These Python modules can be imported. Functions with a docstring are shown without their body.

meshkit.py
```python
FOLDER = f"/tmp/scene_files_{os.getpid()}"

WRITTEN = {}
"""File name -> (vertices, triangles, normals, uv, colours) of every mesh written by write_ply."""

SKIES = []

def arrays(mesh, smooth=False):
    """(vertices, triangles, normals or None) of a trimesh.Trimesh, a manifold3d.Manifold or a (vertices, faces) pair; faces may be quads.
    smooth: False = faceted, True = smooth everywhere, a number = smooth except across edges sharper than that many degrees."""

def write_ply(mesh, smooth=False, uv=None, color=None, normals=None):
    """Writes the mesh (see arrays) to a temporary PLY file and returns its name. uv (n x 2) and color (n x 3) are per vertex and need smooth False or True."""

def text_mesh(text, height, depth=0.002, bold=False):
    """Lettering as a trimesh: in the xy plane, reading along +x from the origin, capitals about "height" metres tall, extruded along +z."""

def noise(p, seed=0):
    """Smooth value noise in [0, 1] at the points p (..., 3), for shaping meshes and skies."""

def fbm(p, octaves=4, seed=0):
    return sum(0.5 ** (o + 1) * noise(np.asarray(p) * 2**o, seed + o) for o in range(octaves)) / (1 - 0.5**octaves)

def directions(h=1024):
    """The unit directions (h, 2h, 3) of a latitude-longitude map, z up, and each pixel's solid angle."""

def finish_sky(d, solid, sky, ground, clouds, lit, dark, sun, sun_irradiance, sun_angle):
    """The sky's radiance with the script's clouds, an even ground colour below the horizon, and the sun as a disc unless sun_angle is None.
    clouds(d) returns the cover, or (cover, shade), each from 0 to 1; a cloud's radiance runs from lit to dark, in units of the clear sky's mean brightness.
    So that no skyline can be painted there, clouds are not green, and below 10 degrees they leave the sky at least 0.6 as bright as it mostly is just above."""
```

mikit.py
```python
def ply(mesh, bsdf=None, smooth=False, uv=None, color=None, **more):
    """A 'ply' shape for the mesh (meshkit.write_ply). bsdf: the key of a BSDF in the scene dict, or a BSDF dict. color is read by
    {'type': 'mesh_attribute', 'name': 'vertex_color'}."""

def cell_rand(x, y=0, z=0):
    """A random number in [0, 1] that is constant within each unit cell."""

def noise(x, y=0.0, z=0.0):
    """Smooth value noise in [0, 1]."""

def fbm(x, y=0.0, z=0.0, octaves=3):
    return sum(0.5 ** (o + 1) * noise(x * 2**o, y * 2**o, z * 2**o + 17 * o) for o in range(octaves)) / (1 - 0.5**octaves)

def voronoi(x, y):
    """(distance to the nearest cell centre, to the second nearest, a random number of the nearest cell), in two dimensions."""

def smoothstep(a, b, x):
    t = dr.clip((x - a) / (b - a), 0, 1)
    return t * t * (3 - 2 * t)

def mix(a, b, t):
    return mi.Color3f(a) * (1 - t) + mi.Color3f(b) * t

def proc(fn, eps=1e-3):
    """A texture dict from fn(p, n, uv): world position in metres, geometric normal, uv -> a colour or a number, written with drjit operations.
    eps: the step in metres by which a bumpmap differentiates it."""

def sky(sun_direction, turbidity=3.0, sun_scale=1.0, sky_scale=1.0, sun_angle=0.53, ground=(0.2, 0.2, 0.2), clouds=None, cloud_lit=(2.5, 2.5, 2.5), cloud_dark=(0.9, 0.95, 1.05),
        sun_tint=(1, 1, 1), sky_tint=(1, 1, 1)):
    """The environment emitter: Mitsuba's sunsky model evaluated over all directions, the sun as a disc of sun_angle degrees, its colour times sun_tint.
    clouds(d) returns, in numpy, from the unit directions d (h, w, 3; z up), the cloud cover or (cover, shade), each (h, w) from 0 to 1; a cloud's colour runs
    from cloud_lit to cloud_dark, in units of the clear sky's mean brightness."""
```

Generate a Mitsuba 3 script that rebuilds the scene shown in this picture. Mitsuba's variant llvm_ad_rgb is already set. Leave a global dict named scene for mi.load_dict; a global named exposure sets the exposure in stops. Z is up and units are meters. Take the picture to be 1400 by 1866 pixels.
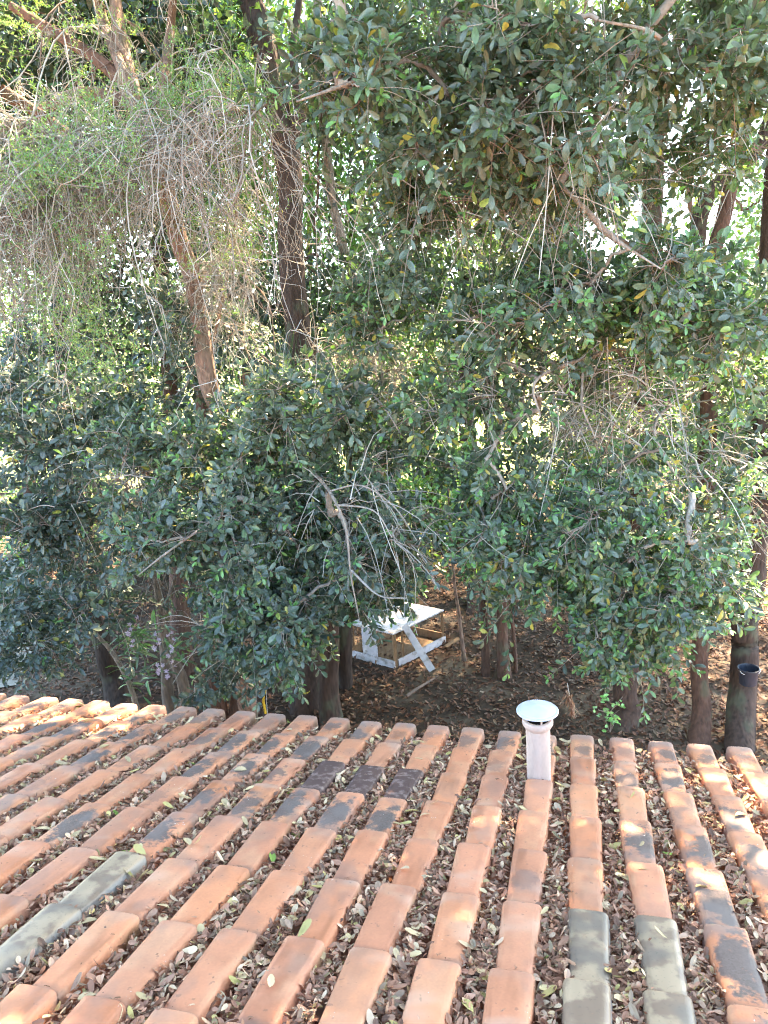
import math, random
import numpy as np
import drjit as dr
import mitsuba as mi
import mikit, meshkit
from mikit import noise, fbm, smoothstep, mix, cell_rand

T = mi.ScalarTransform4f
scene, labels = {}, {}

# ---------------------------------------------------------------- camera, sky, exposure
CAM = np.array([0.0, 0.0, 4.95])
F, PITCH, ROLL, YAW, SLOPE = 1400.0, math.radians(15.0), math.radians(-3.6), math.radians(-14.6), math.radians(15.0)
FWD = np.array([0, math.cos(PITCH), -math.sin(PITCH)])
_up, _rt = np.array([0, math.sin(PITCH), math.cos(PITCH)]), np.array([1.0, 0, 0])
RT = math.cos(ROLL) * _rt + math.sin(ROLL) * _up
UP = -math.sin(ROLL) * _rt + math.cos(ROLL) * _up
scene['camera'] = {'type': 'perspective', 'fov': 2 * math.degrees(math.atan(700 / F)), 'fov_axis': 'x', 'near_clip': 0.05, 'far_clip': 2000.0,
                   'to_world': T().look_at(origin=CAM.tolist(), target=(CAM + FWD).tolist(), up=UP.tolist())}
SUN = (0.40, 0.45, 0.80)
scene['sky'] = mikit.sky(SUN, turbidity=3, sky_tint=(1.15, 1.0, .79), sun_tint=(1.05, 1.0, .88))
exposure = 5.5


def project(P):
    X = np.asarray(P, float) - CAM
    d = X @ FWD
    return np.stack([700 + F * (X @ RT) / d, 933 - F * (X @ UP) / d, d], -1)


def ray(px, py):
    return FWD + RT * (px - 700) / F + UP * (933 - py) / F


def at(px, py, Y):                      # where the line of sight through that pixel is Y metres ahead
    r = ray(px, py)
    return CAM + r * Y / r[1]


def on_ground(px, py, z=0.0):
    r = ray(px, py)
    return CAM + r * (z - CAM[2]) / r[2]


# ---------------------------------------------------------------- helpers
taken = {}


def numbered(name):
    n = taken.get(name, -1) + 1
    taken[name] = n
    return name if n == 0 else f'{name}_{n:03d}'


def thing(name, label, cat, group=None):
    key = numbered(name)
    labels[key] = {'label': label, 'category': cat}
    if group:
        labels[key]['group'] = group
    return key


def obj(name, mesh, bsdf, parent=None, smooth=False, uv=None, kind=None, label=None, cat=None, group=None, **more):
    key = numbered(f'{parent}__{name}' if parent else name)
    scene[key] = mikit.ply(mesh, bsdf, smooth=smooth, uv=uv, **more)
    d = {k: v for k, v in dict(kind=kind, label=label, category=cat, group=group).items() if v}
    if d:
        labels[key] = d
    return key


def unit(v):
    return v / np.maximum(np.linalg.norm(v, axis=-1, keepdims=True), 1e-9)


def join(parts):
    V, Fc, U, o = [], [], [], 0
    for v, f, u in parts:
        V.append(v); Fc.append(np.asarray(f) + o); U.append(u); o += len(v)
    return np.vstack(V), np.vstack(Fc), np.vstack(U)


LF = np.array([[0, 2, 1], [0, 3, 2], [1, 2, 5], [1, 5, 4], [2, 3, 6], [2, 6, 5], [4, 5, 8], [4, 8, 7], [5, 6, 9], [5, 9, 8], [7, 8, 10], [8, 9, 10]])


def leaves(base, d, n, L, W, fold, curl, tone, val):
    """N leaves as folded, curved blades: (vertices, triangles, uv); uv carries the leaf's own colour."""
    N = len(base)
    d = unit(d); n = unit(n - (n * d).sum(1, keepdims=True) * d); s = np.cross(d, n)
    L, W, fold, curl = (np.broadcast_to(x, (N,)).astype(float)[:, None] for x in (L, W, fold, curl))
    ctr = lambda t: base + d * L * t - n * curl * L * t * t
    c1, c2, c3, tip = ctr(.34), ctr(.68), ctr(.90), ctr(1.0)
    V = [base]
    for c, w in ((c1, .37), (c2, .50), (c3, .31)):
        e, u = s * W * w, n * fold * W * w
        V += [c - e + u, c, c + e + u]
    V = np.stack(V + [tip], 1).reshape(-1, 3)
    Fc = (LF[None] + 11 * np.arange(N)[:, None, None]).reshape(-1, 3)
    U = np.repeat(np.stack([np.broadcast_to(tone, (N,)), np.broadcast_to(val, (N,))], 1), 11, 0)
    return V, Fc, U


def small_leaves(base, d, n, L, W, tone, val):
    N = len(base)
    d = unit(d); n = unit(n - (n * d).sum(1, keepdims=True) * d); s = np.cross(d, n)
    L, W = (np.broadcast_to(x, (N,)).astype(float)[:, None] for x in (L, W))
    m = base + d * L * .5
    V = np.stack([base, m - s * W * .5 + n * W * .12, m + s * W * .5 + n * W * .12, base + d * L], 1).reshape(-1, 3)
    Fc = (np.array([[0, 2, 1], [1, 2, 3]])[None] + 4 * np.arange(N)[:, None, None]).reshape(-1, 3)
    U = np.repeat(np.stack([np.broadcast_to(tone, (N,)), np.broadcast_to(val, (N,))], 1), 4, 0)
    return V, Fc, U


def tubes(P, R, sides=4, tone=0.0, val=1.0):
    """P (N,K,3) polylines with radii R (N,K): N thin tapered tubes."""
    P = np.asarray(P, float); N, K = P.shape[:2]
    R = np.broadcast_to(R, (N, K))
    t = unit(np.gradient(P, axis=1))
    ref = np.where(np.abs(t[:, :1, 2:]) < .8, np.array([0, 0, 1.0]), np.array([1.0, 0, 0]))
    a = unit(np.cross(t, ref)); b = np.cross(t, a)
    g = np.arange(sides) * 2 * np.pi / sides
    V = P[:, :, None] + R[:, :, None, None] * (np.cos(g)[:, None] * a[:, :, None] + np.sin(g)[:, None] * b[:, :, None])
    i, j = np.meshgrid(np.arange(K - 1), np.arange(sides), indexing='ij')
    i, j = i.ravel(), j.ravel(); j2 = (j + 1) % sides
    q = np.stack([i * sides + j, i * sides + j2, (i + 1) * sides + j2, (i + 1) * sides + j], 1)
    f = np.vstack([q[:, [0, 2, 1]], q[:, [0, 3, 2]]])
    Fc = (f[None] + K * sides * np.arange(N)[:, None, None]).reshape(-1, 3)
    U = np.repeat(np.stack([np.broadcast_to(tone, (N,)), np.broadcast_to(val, (N,))], 1), K * sides, 0)
    return V.reshape(-1, 3), Fc, U


def spline(pts, n):
    p = np.asarray(pts, float)
    if len(p) == 2:
        return p[0] + (p[1] - p[0]) * np.linspace(0, 1, n)[:, None]
    q = np.vstack([2 * p[0] - p[1], p, 2 * p[-1] - p[-2]])
    out = []
    for s in np.linspace(0, len(p) - 1 - 1e-9, n):
        i = int(s); t = s - i
        a, b, c, e = q[i:i + 4]
        out.append(.5 * (2 * b + (c - a) * t + (2 * a - 5 * b + 4 * c - e) * t * t + (3 * b - a - 3 * c + e) * t ** 3))
    return np.array(out)


def trunk_mesh(pts, radii, tone, val=1.0, sides=18, seed=0, rough=.10, flare=0.0):
    """A trunk or limb along a curve with ridged, uneven bark."""
    L = np.linalg.norm(np.diff(np.asarray(pts, float), axis=0), axis=1).sum()
    n = int(max(6, min(160, L / .06)))
    c = spline(pts, n)
    r = np.interp(np.linspace(0, 1, n), np.linspace(0, 1, len(radii)), radii)
    if flare:
        h = np.linspace(0, L, n)
        r = r * (1 + flare * np.exp(-h / .22))
    c = c + (meshkit.noise(np.stack([np.linspace(0, L, n) * 1.7, np.full(n, seed * 3.1), np.zeros(n)], 1))[:, None] - .5) * np.array([1, .6, 0]) * r[:, None] * .7
    v, f, u = tubes(c[None], r[None], sides, tone, val)
    g = np.tile(np.arange(sides) * 2 * np.pi / sides, n); z = np.repeat(np.linspace(0, L, n), sides)
    rr = np.repeat(r, sides)
    ridge = meshkit.fbm(np.stack([np.cos(g) * 3.2 + seed, np.sin(g) * 3.2, z * 1.6], 1), 3, seed) - .5
    lump = meshkit.noise(np.stack([np.cos(g) + seed, np.sin(g), z * 1.1], 1), seed + 5) - .5
    ctr = np.repeat(c, sides, 0)
    v = ctr + (v - ctr) * (1 + rough * 2.4 * ridge + .22 * lump)[:, None]
    return v, f, u


# ---------------------------------------------------------------- materials
def palette(stops):
    cs = [mi.ScalarColor3f(*c) for c in stops]

    def fn(p, n, uv):
        u = uv.x
        c = mi.Color3f(cs[0])
        for i in range(1, len(cs)):
            t = dr.clip(u - (i - 1), 0, 1)
            c = c * (1 - t) + mi.Color3f(cs[i]) * t
        return c * uv.y * (.86 + .28 * noise(p.x * 60, p.y * 60, p.z * 60))
    return mikit.proc(fn)


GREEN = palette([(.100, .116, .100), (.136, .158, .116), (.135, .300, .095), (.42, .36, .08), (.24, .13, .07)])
GREENT = palette([(.030, .065, .022), (.085, .175, .030), (.19, .37, .04), (.55, .42, .06), (.30, .14, .05)])
scene['leaf_gloss'] = {'type': 'twosided', 'b': {'type': 'principled', 'base_color': GREEN, 'roughness': .33, 'specular': 1.0}}
scene['leaf_thin'] = {'type': 'principledthin', 'base_color': GREENT, 'roughness': .6, 'diff_trans': 1.5}
scene['leaf'] = {'type': 'blendbsdf', 'weight': .42, 'a': {'type': 'ref', 'id': 'leaf_gloss'}, 'b': {'type': 'ref', 'id': 'leaf_thin'}}
DRY = palette([(.35, .155, .085), (.55, .275, .17), (.74, .52, .33), (.66, .48, .18), (.22, .30, .06)])
scene['dry_leaf'] = {'type': 'twosided', 'b': {'type': 'principled', 'base_color': DRY, 'roughness': .55, 'specular': .25}}
BARKC = [(.050, .036, .030), (.15, .078, .054), (.27, .215, .175), (.42, .36, .31)]


def bark_fn(p, n, uv):
    cs = BARKC
    c = mi.Color3f(*cs[0])
    for i in range(1, 4):
        t = dr.clip(uv.x - (i - 1), 0, 1)
        c = c * (1 - t) + mi.Color3f(*cs[i]) * t
    k = fbm(p.x * 45, p.y * 45, p.z * 7, 3)
    m = fbm(p.x * 6 + 9, p.y * 6, p.z * 4, 3)
    c = c * uv.y * (.35 + 1.25 * k)
    return mix(c, mi.Color3f(.10, .12, .075), smoothstep(.56, .75, m) * .45)


scene['bark'] = {'type': 'twosided', 'b': {'type': 'bumpmap', 'scale': 1.0, 'tex': mikit.proc(lambda p, n, uv: .018 * fbm(p.x * 45, p.y * 45, p.z * 7, 3), eps=2e-3),
                 'b': {'type': 'principled', 'base_color': mikit.proc(bark_fn), 'roughness': .85, 'specular': .3}}}
scene['twig'] = {'type': 'twosided', 'b': {'type': 'diffuse', 'reflectance': palette([(.085, .06, .05), (.22, .13, .10), (.36, .315, .27), (.53, .485, .43)])}}


def ground_fn(p, n, uv):
    a = fbm(p.x * 1.3, p.y * 1.3, 0, 4)
    b = fbm(p.x * 30, p.y * 30, 0, 3)
    c = mix(mi.Color3f(.034, .022, .015), mi.Color3f(.085, .056, .038), b)
    c = mix(c, mi.Color3f(.16, .115, .08), smoothstep(.5, .75, a))
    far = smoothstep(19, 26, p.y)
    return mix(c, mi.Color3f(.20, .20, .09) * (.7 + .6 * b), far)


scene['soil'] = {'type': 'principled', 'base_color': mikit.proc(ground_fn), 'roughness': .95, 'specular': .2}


def tile_fn(p, n, uv):
    ident = dr.floor(uv.x / 2 + 1e-4)
    ac = uv.x - 2 * ident
    lv = dr.floor(uv.y / 4 + 1e-4)
    al = uv.y - 4 * lv
    lv = lv / 10
    eave = dr.select(lv > .85, 1.0, 0.0)
    lv = dr.select(lv > .85, .28 + .35 * cell_rand(ident, 17) * cell_rand(ident, 19), lv)
    r1, r2, r3 = cell_rand(ident, 3), cell_rand(ident, 7), cell_rand(ident, 11)
    base = mix(mi.Color3f(.59, .212, .096), mi.Color3f(.62, .262, .130), r1)
    base = mix(base, mi.Color3f(.50, .205, .115), r2 * .8)
    base = base * (.90 + .2 * cell_rand(ident, 23))
    streak = fbm(ac * 7 + ident * 13, al * 1.6 + ident * 3.7, 5, 3)
    base = mix(base, base * mi.Color3f(.62, .58, .55), smoothstep(.50, .80, streak) * (.35 + .5 * cell_rand(ident, 29)))
    base = mix(base, mi.Color3f(.61, .32, .18), smoothstep(.52, .78, fbm(ac * 4 + ident * 7.7, al * 3, 9, 3)) * .4)
    blot = fbm(p.x * 14, p.y * 14, p.z * 14, 3)
    fine = fbm(p.x * 170, p.y * 170, p.z * 170, 2)
    base = base * (.80 + .26 * blot + .14 * fine)
    # pale lime bloom and orange wear
    base = mix(base, mi.Color3f(.60, .37, .26), smoothstep(.55, .8, fbm(p.x * 5 + 40, p.y * 9, p.z * 5, 3)) * .45)
    # dark lichen patch on the flat of the tile
    edge = fbm(p.x * 26, p.y * 26, p.z * 26, 4) - .5
    e2 = fbm(p.x * 120, p.y * 120, p.z * 120, 2) - .5
    dx = (ac - (.46 + .22 * (r3 - .35))) / (.10 + .18 * lv)
    dy = (al - (.47 + .14 * (r1 - .5))) / (.08 + .36 * lv)
    dist = dr.sqrt(dx * dx + dy * dy) + 1.7 * edge + .6 * e2
    patch = (1 - smoothstep(.55, 1.05, dist)) * smoothstep(.2, .4, lv) * (.75 + .25 * smoothstep(.3, .6, lv))
    soot = mi.Color3f(.092, .078, .070) * (.8 + .7 * fine)
    c = mix(base, soot, dr.clip(patch, 0, 1) * .88)
    # faint grey wash
    c = mix(c, mi.Color3f(.20, .15, .13), smoothstep(.50, .72, fbm(p.x * 9 + 5, p.y * 6, 3, 3)) * (.22 + .5 * lv))
    # grey weathered lower edge
    low = 1 - smoothstep(.0, .16 + .25 * eave, al + .30 * edge)
    ev = .22 + .63 * eave
    c = mix(c, mi.Color3f(.27, .21, .18), low * ev * .75)
    speck = noise(p.x * 210, p.y * 210, p.z * 210) * noise(p.x * 23 + 3, p.y * 23, p.z * 23)
    c = mix(c, mi.Color3f(.70, .62, .55), smoothstep(.74, .82, speck) * .8)
    c = mix(c, mi.Color3f(.10, .075, .055), (1 - smoothstep(.18, .27, fbm(p.x * 60 + 9, p.y * 60, p.z * 60, 3))) * .35)
    grime = smoothstep(.76, .85, al + .10 * edge)
    c = mix(c, mi.Color3f(.17, .105, .08), grime * .55)
    lip = (1 - smoothstep(.0, .03, al + .03 * edge)) * (1 - eave)
    c = mix(c, mi.Color3f(.30, .20, .15), lip * .5 * smoothstep(.3, .6, fbm(p.x * 30, p.y * 30, 4, 2)))
    # olive algae on shoulder edge
    sh = smoothstep(.70, .95, ac) * smoothstep(.42, .68, fbm(p.x * 8, p.y * 8, 7, 3)) * (1 - smoothstep(.1, .5, al))
    return mix(c, mi.Color3f(.17, .13, .055), sh * .7)


scene['terracotta'] = {'type': 'twosided', 'b': {'type': 'bumpmap', 'scale': 1.0, 'tex': mikit.proc(lambda p, n, uv: .0012 * fbm(p.x * 160, p.y * 160, p.z * 160, 2), eps=1.5e-3),
                       'b': {'type': 'principled', 'base_color': mikit.proc(tile_fn), 'roughness': .62, 'specular': .35}}}


def dark_tile_fn(p, n, uv):
    k = fbm(p.x * 40, p.y * 40, p.z * 40, 4)
    return mix(mi.Color3f(.11, .062, .052), mi.Color3f(.24, .155, .13), smoothstep(.45, .75, k))


scene['dark_clay'] = {'type': 'twosided', 'b': {'type': 'principled', 'base_color': mikit.proc(dark_tile_fn), 'roughness': .5, 'specular': .4}}


def glass_tile_fn(p, n, uv):
    k = fbm(p.x * 18, p.y * 18, p.z * 18, 4)
    f = fbm(p.x * 140, p.y * 140, p.z * 140, 2)
    ac = uv.x - 2 * dr.floor(uv.x / 2 + 1e-4)
    c = mix(mi.Color3f(.26, .168, .112), mi.Color3f(.43, .295, .185), smoothstep(.40, .62, k))
    c = mix(c, mi.Color3f(.20, .15, .115), smoothstep(.55, .75, fbm(p.x * 7, p.y * 7, 2, 3)) * .8)
    c = mix(c, mi.Color3f(.09, .085, .07), smoothstep(.62, .80, f) * .22)
    c = c * (.78 + .44 * fbm(ac * 9 + 3, p.y * 2.5, p.x * 2.5, 2))
    return mix(c, mi.Color3f(.34, .32, .29), smoothstep(.70, .80, ac) * (1 - smoothstep(.84, .93, ac)) * .6)


scene['dirty_glass'] = {'type': 'twosided', 'b': {'type': 'principled', 'base_color': mikit.proc(glass_tile_fn), 'roughness': .38, 'specular': .35, 'clearcoat': .12, 'clearcoat_gloss': .8}}
scene['pvc'] = {'type': 'twosided', 'b': {'type': 'principled', 'roughness': .42, 'specular': .5,
                'base_color': mikit.proc(lambda p, n, uv: mi.Color3f(.64, .47, .38) * (.84 + .22 * fbm(p.x * 30, p.y * 30, p.z * 4, 3)) * (.93 + .1 * noise(p.x * 200, p.y * 200, p.z * 60)))}}
scene['cap_metal'] = {'type': 'twosided', 'b': {'type': 'principled', 'roughness': .27, 'specular': .7, 'clearcoat': .5,
                      'base_color': mikit.proc(lambda p, n, uv: mi.Color3f(.56, .53, .55) * (.82 + .3 * fbm(p.x * 26, p.y * 26, p.z * 26, 3)))}}
scene['dark_hole'] = {'type': 'twosided', 'b': {'type': 'diffuse', 'reflectance': {'type': 'rgb', 'value': [.03, .025, .025]}}}
scene['white_paint'] = {'type': 'twosided', 'b': {'type': 'principled', 'roughness': .5,
                        'base_color': mikit.proc(lambda p, n, uv: mix(mi.Color3f(.52, .50, .53) * (.8 + .4 * fbm(p.x * 16, p.y * 16, p.z * 16, 3)), mi.Color3f(.24, .20, .16), smoothstep(.52, .72, fbm(p.x * 9, p.y * 9, p.z * 9, 4)) * .8))}}
scene['raw_wood'] = {'type': 'twosided', 'b': {'type': 'principled', 'roughness': .8,
                     'base_color': mikit.proc(lambda p, n, uv: mix(mi.Color3f(.15, .085, .045), mi.Color3f(.28, .17, .09), fbm(p.x * 40, p.y * 40, p.z * 9, 3)))}}
scene['bucket_plastic'] = {'type': 'twosided', 'b': {'type': 'principled', 'roughness': .4, 'base_color': {'type': 'rgb', 'value': [.030, .034, .05]}}}
scene['wire'] = {'type': 'twosided', 'b': {'type': 'principled', 'roughness': .4, 'base_color': {'type': 'rgb', 'value': [.6, .6, .6]}}}
scene['yellow_plastic'] = {'type': 'twosided', 'b': {'type': 'principled', 'roughness': .5, 'base_color': {'type': 'rgb', 'value': [.55, .36, .03]}}}
scene['petal'] = {'type': 'principledthin', 'base_color': palette([(.52, .40, .53), (.60, .48, .58), (.68, .60, .66)]), 'roughness': .7, 'diff_trans': .8}
scene['pale_paving'] = {'type': 'diffuse', 'reflectance': mikit.proc(lambda p, n, uv: mi.Color3f(.34, .30, .25) * (.6 + .8 * fbm(p.x * 6, p.y * 6, 0, 4)))}
scene['plaster'] = {'type': 'principled', 'roughness': .9, 'base_color': mikit.proc(lambda p, n, uv: mi.Color3f(.55, .50, .43) * (.85 + .3 * fbm(p.x * 5, p.y * 5, p.z * 5, 3)))}

# ---------------------------------------------------------------- ground
rng = np.random.default_rng(11)


def ground_z(x, y):
    return .10 * (meshkit.fbm(np.stack([x * .35, y * .35, 0 * x], -1), 3, 4) - .5) + .03 * (meshkit.fbm(np.stack([x * 2.2, y * 2.2, 0 * x], -1), 2, 6) - .5)


def sheet(xs, ys):
    X, Y = np.meshgrid(xs, ys, indexing='ij')
    Z = ground_z(X, Y)
    n, m = X.shape
    i, j = np.meshgrid(np.arange(n - 1), np.arange(m - 1), indexing='ij')
    q = np.stack([i * m + j, (i + 1) * m + j, (i + 1) * m + j + 1, i * m + j + 1], -1).reshape(-1, 4)
    return np.stack([X, Y, Z], -1).reshape(-1, 3), q


xs = np.unique(np.concatenate([np.linspace(-700, -20, 30), np.linspace(-20, 20, 200), np.linspace(20, 700, 30)]))
ys = np.unique(np.concatenate([np.linspace(-60, 2, 20), np.linspace(2, 26, 130), np.linspace(26, 900, 40)]))
obj('ground', sheet(xs, ys), 'soil', smooth=True, kind='structure')

N = 60000
gy = 5.5 + 11 * rng.random(N) ** 1.3
gx = (rng.random(N) - .5) * (gy * 1.25 + 2)
g0 = np.stack([gx, gy, ground_z(gx, gy) + .004 + .02 * rng.random(N)], 1)
az = rng.random(N) * 6.283
gd = np.stack([np.cos(az), np.sin(az), rng.normal(0, .3, N)], 1)
gn = np.stack([rng.normal(0, .45, N), rng.normal(0, .45, N), np.ones(N)], 1)
m_ = leaves(g0, gd, gn, rng.uniform(.05, .10, N), rng.uniform(.022, .042, N), rng.uniform(0, .5, N), rng.uniform(-.4, .4, N),
            np.clip(rng.choice([.0, .5, 1.0, 1.8], N, p=[.42, .36, .16, .06]) + rng.normal(0, .2, N), 0, 2.6), rng.uniform(.12, .45, N))
obj('leaf_litter', m_[:2], 'dry_leaf', uv=m_[2], kind='stuff', label='carpet of dry brown leaves on the ground under the trees', cat='leaf litter')

# ---------------------------------------------------------------- the roof
S, LT = .21, .3935
E_ = np.array([math.cos(YAW), math.sin(YAW), 0])
Nh = np.array([-math.sin(YAW), math.cos(YAW), 0])
SU = -math.cos(SLOPE) * Nh + math.sin(SLOPE) * np.array([0, 0, 1.0])
RN = math.sin(SLOPE) * Nh + math.cos(SLOPE) * np.array([0, 0, 1.0])
O_ = CAM + np.array([.8603, 3.9862, -2.4617])


def roof(a, b, h):                      # metres along the eave, up the slope, off the plane of the tile tops
    return O_ + np.multiply.outer(a, E_) + np.multiply.outer(b, SU) + np.multiply.outer(h, RN)


house = thing('house', 'house below the viewpoint with a terracotta tile roof strewn with dry leaves', 'house')
# profile: half widths and heights of a flat-topped cover tile
PROF = np.array([(-1.0, -.062), (-.985, -.045), (-.955, -.026), (-.90, -.011), (-.80, -.0035), (-.55, -.0004), (0, 0), (.55, -.0004), (.80, -.0035), (.90, -.011), (.955, -.026), (.985, -.045), (1.0, -.062)])
PU = np.linspace(0, 1, len(PROF))


def tile_mesh(c, k, ident, lvl, r, pan=False):
    """One tile: outer skin lofted along its length, rounded at the lower lip, with an inner skin and a lip of real thickness."""
    Lf = .46
    st = [(0, .985, -.0036), (.004, .996, -.0010), (.014, 1.0, 0), (.15, .95, -.008), (.30, .895, -.017), (.46, .835, -.027)]
    hw = .0700
    skew, da, db, dh = r.normal(0, .010), r.normal(0, .0036), r.normal(0, .007), r.normal(0, .002)
    if pan:
        hw, dh = .098, -.030
    rows_o, rows_i, uvo = [], [], []
    for (b, w, h) in st:
        for lst, ins in ((rows_o, 0.0), (rows_i, 1.0)):
            a = PROF[:, 0] * (hw * w - .011 * ins)
            hh = PROF[:, 1] - .011 * ins
            if pan:
                hh = -.062 - PROF[:, 1] - .011 * ins
                a = PROF[:, 0] * (hw * (1.8 - w) * .98)
                hh = hh - .004
            hh = np.where((ins > 0) & (np.abs(PROF[:, 0]) > .97), PROF[:, 1] if not pan else hh, hh)
            lst.append(roof(c * S + da + a + skew * b, k * LT + db + b, hh + h + dh))
        uvo.append(np.stack([2 * ident + PU * .98 + .01, np.full(len(PU), 4 * lvl + b / Lf + .005)], 1))
    n = len(PROF); V = np.vstack(rows_o + rows_i); U = np.vstack(uvo + uvo)
    i, j = np.meshgrid(np.arange(len(st) - 1), np.arange(n - 1), indexing='ij'); i, j = i.ravel(), j.ravel()
    q = np.stack([i * n + j, i * n + j + 1, (i + 1) * n + j + 1, (i + 1) * n + j], 1)
    o = len(st) * n
    jj = np.arange(n - 1)
    lip = np.stack([jj, o + jj, o + jj + 1, jj + 1], 1)
    top = (len(st) - 1) * n
    lip2 = np.stack([top + jj, top + jj + 1, o + top + jj + 1, o + top + jj], 1)
    return V, np.vstack([q[:, ::-1], q + o, lip[:, ::-1], lip2[:, ::-1]]), U


GLASS = {(1, 5), (1, 6), (2, 5), (2, 6), (1, 7), (2, 7)}
DARK = {(-5, 2), (-4, 2), (-3, 2)}
STAIN = {(2, 1): 4, (2, 3): 6, (3, 0): 5, (3, 1): 6, (3, 2): 3, (3, 3): 7, (3, 4): 8, (3, 5): 8, (4, 2): 6, (4, 3): 6, (4, 4): 4, (5, 1): 3, (5, 2): 5, (1, 3): 2, (0, 4): 3, (0, 5): 2,
         (-1, 3): 2, (-1, 1): 3, (-2, 4): 1, (-5, 3): 7, (-4, 3): 7, (-3, 3): 6, (-6, 1): 8, (-6, 2): 4, (-6, 3): 5, (-7, 1): 7, (-7, 2): 6, (-7, 3): 5, (-3, 5): 2, (-3, 6): 2, (3, 6): 5, (4, 5): 5}
GLASS |= {(-7, 5), (-7, 6)}
rt = np.random.default_rng(5)
tiles, outside, pans = [], [], []
for c in range(-36, 13):
    for k in range(0, 12):
        P = project(roof(np.array([c * S - .06, c * S + .06, c * S]), np.array([k * LT, k * LT, k * LT + .38]), np.zeros(3)))
        ok = P[:, 2] > .3
        inside = (ok & (P[:, 0] > -6) & (P[:, 0] < 1406) & (P[:, 1] > 0) & (P[:, 1] < 1872)).any()
        near = (ok & (P[:, 0] > -500) & (P[:, 0] < 1700) & (P[:, 1] < 3200)).any()
        if inside or near:
            (tiles if inside else outside).append((c, k, P[:, 2].min()))
tiles.sort(key=lambda t: t[2])
ident = 0
far_parts = []
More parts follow.
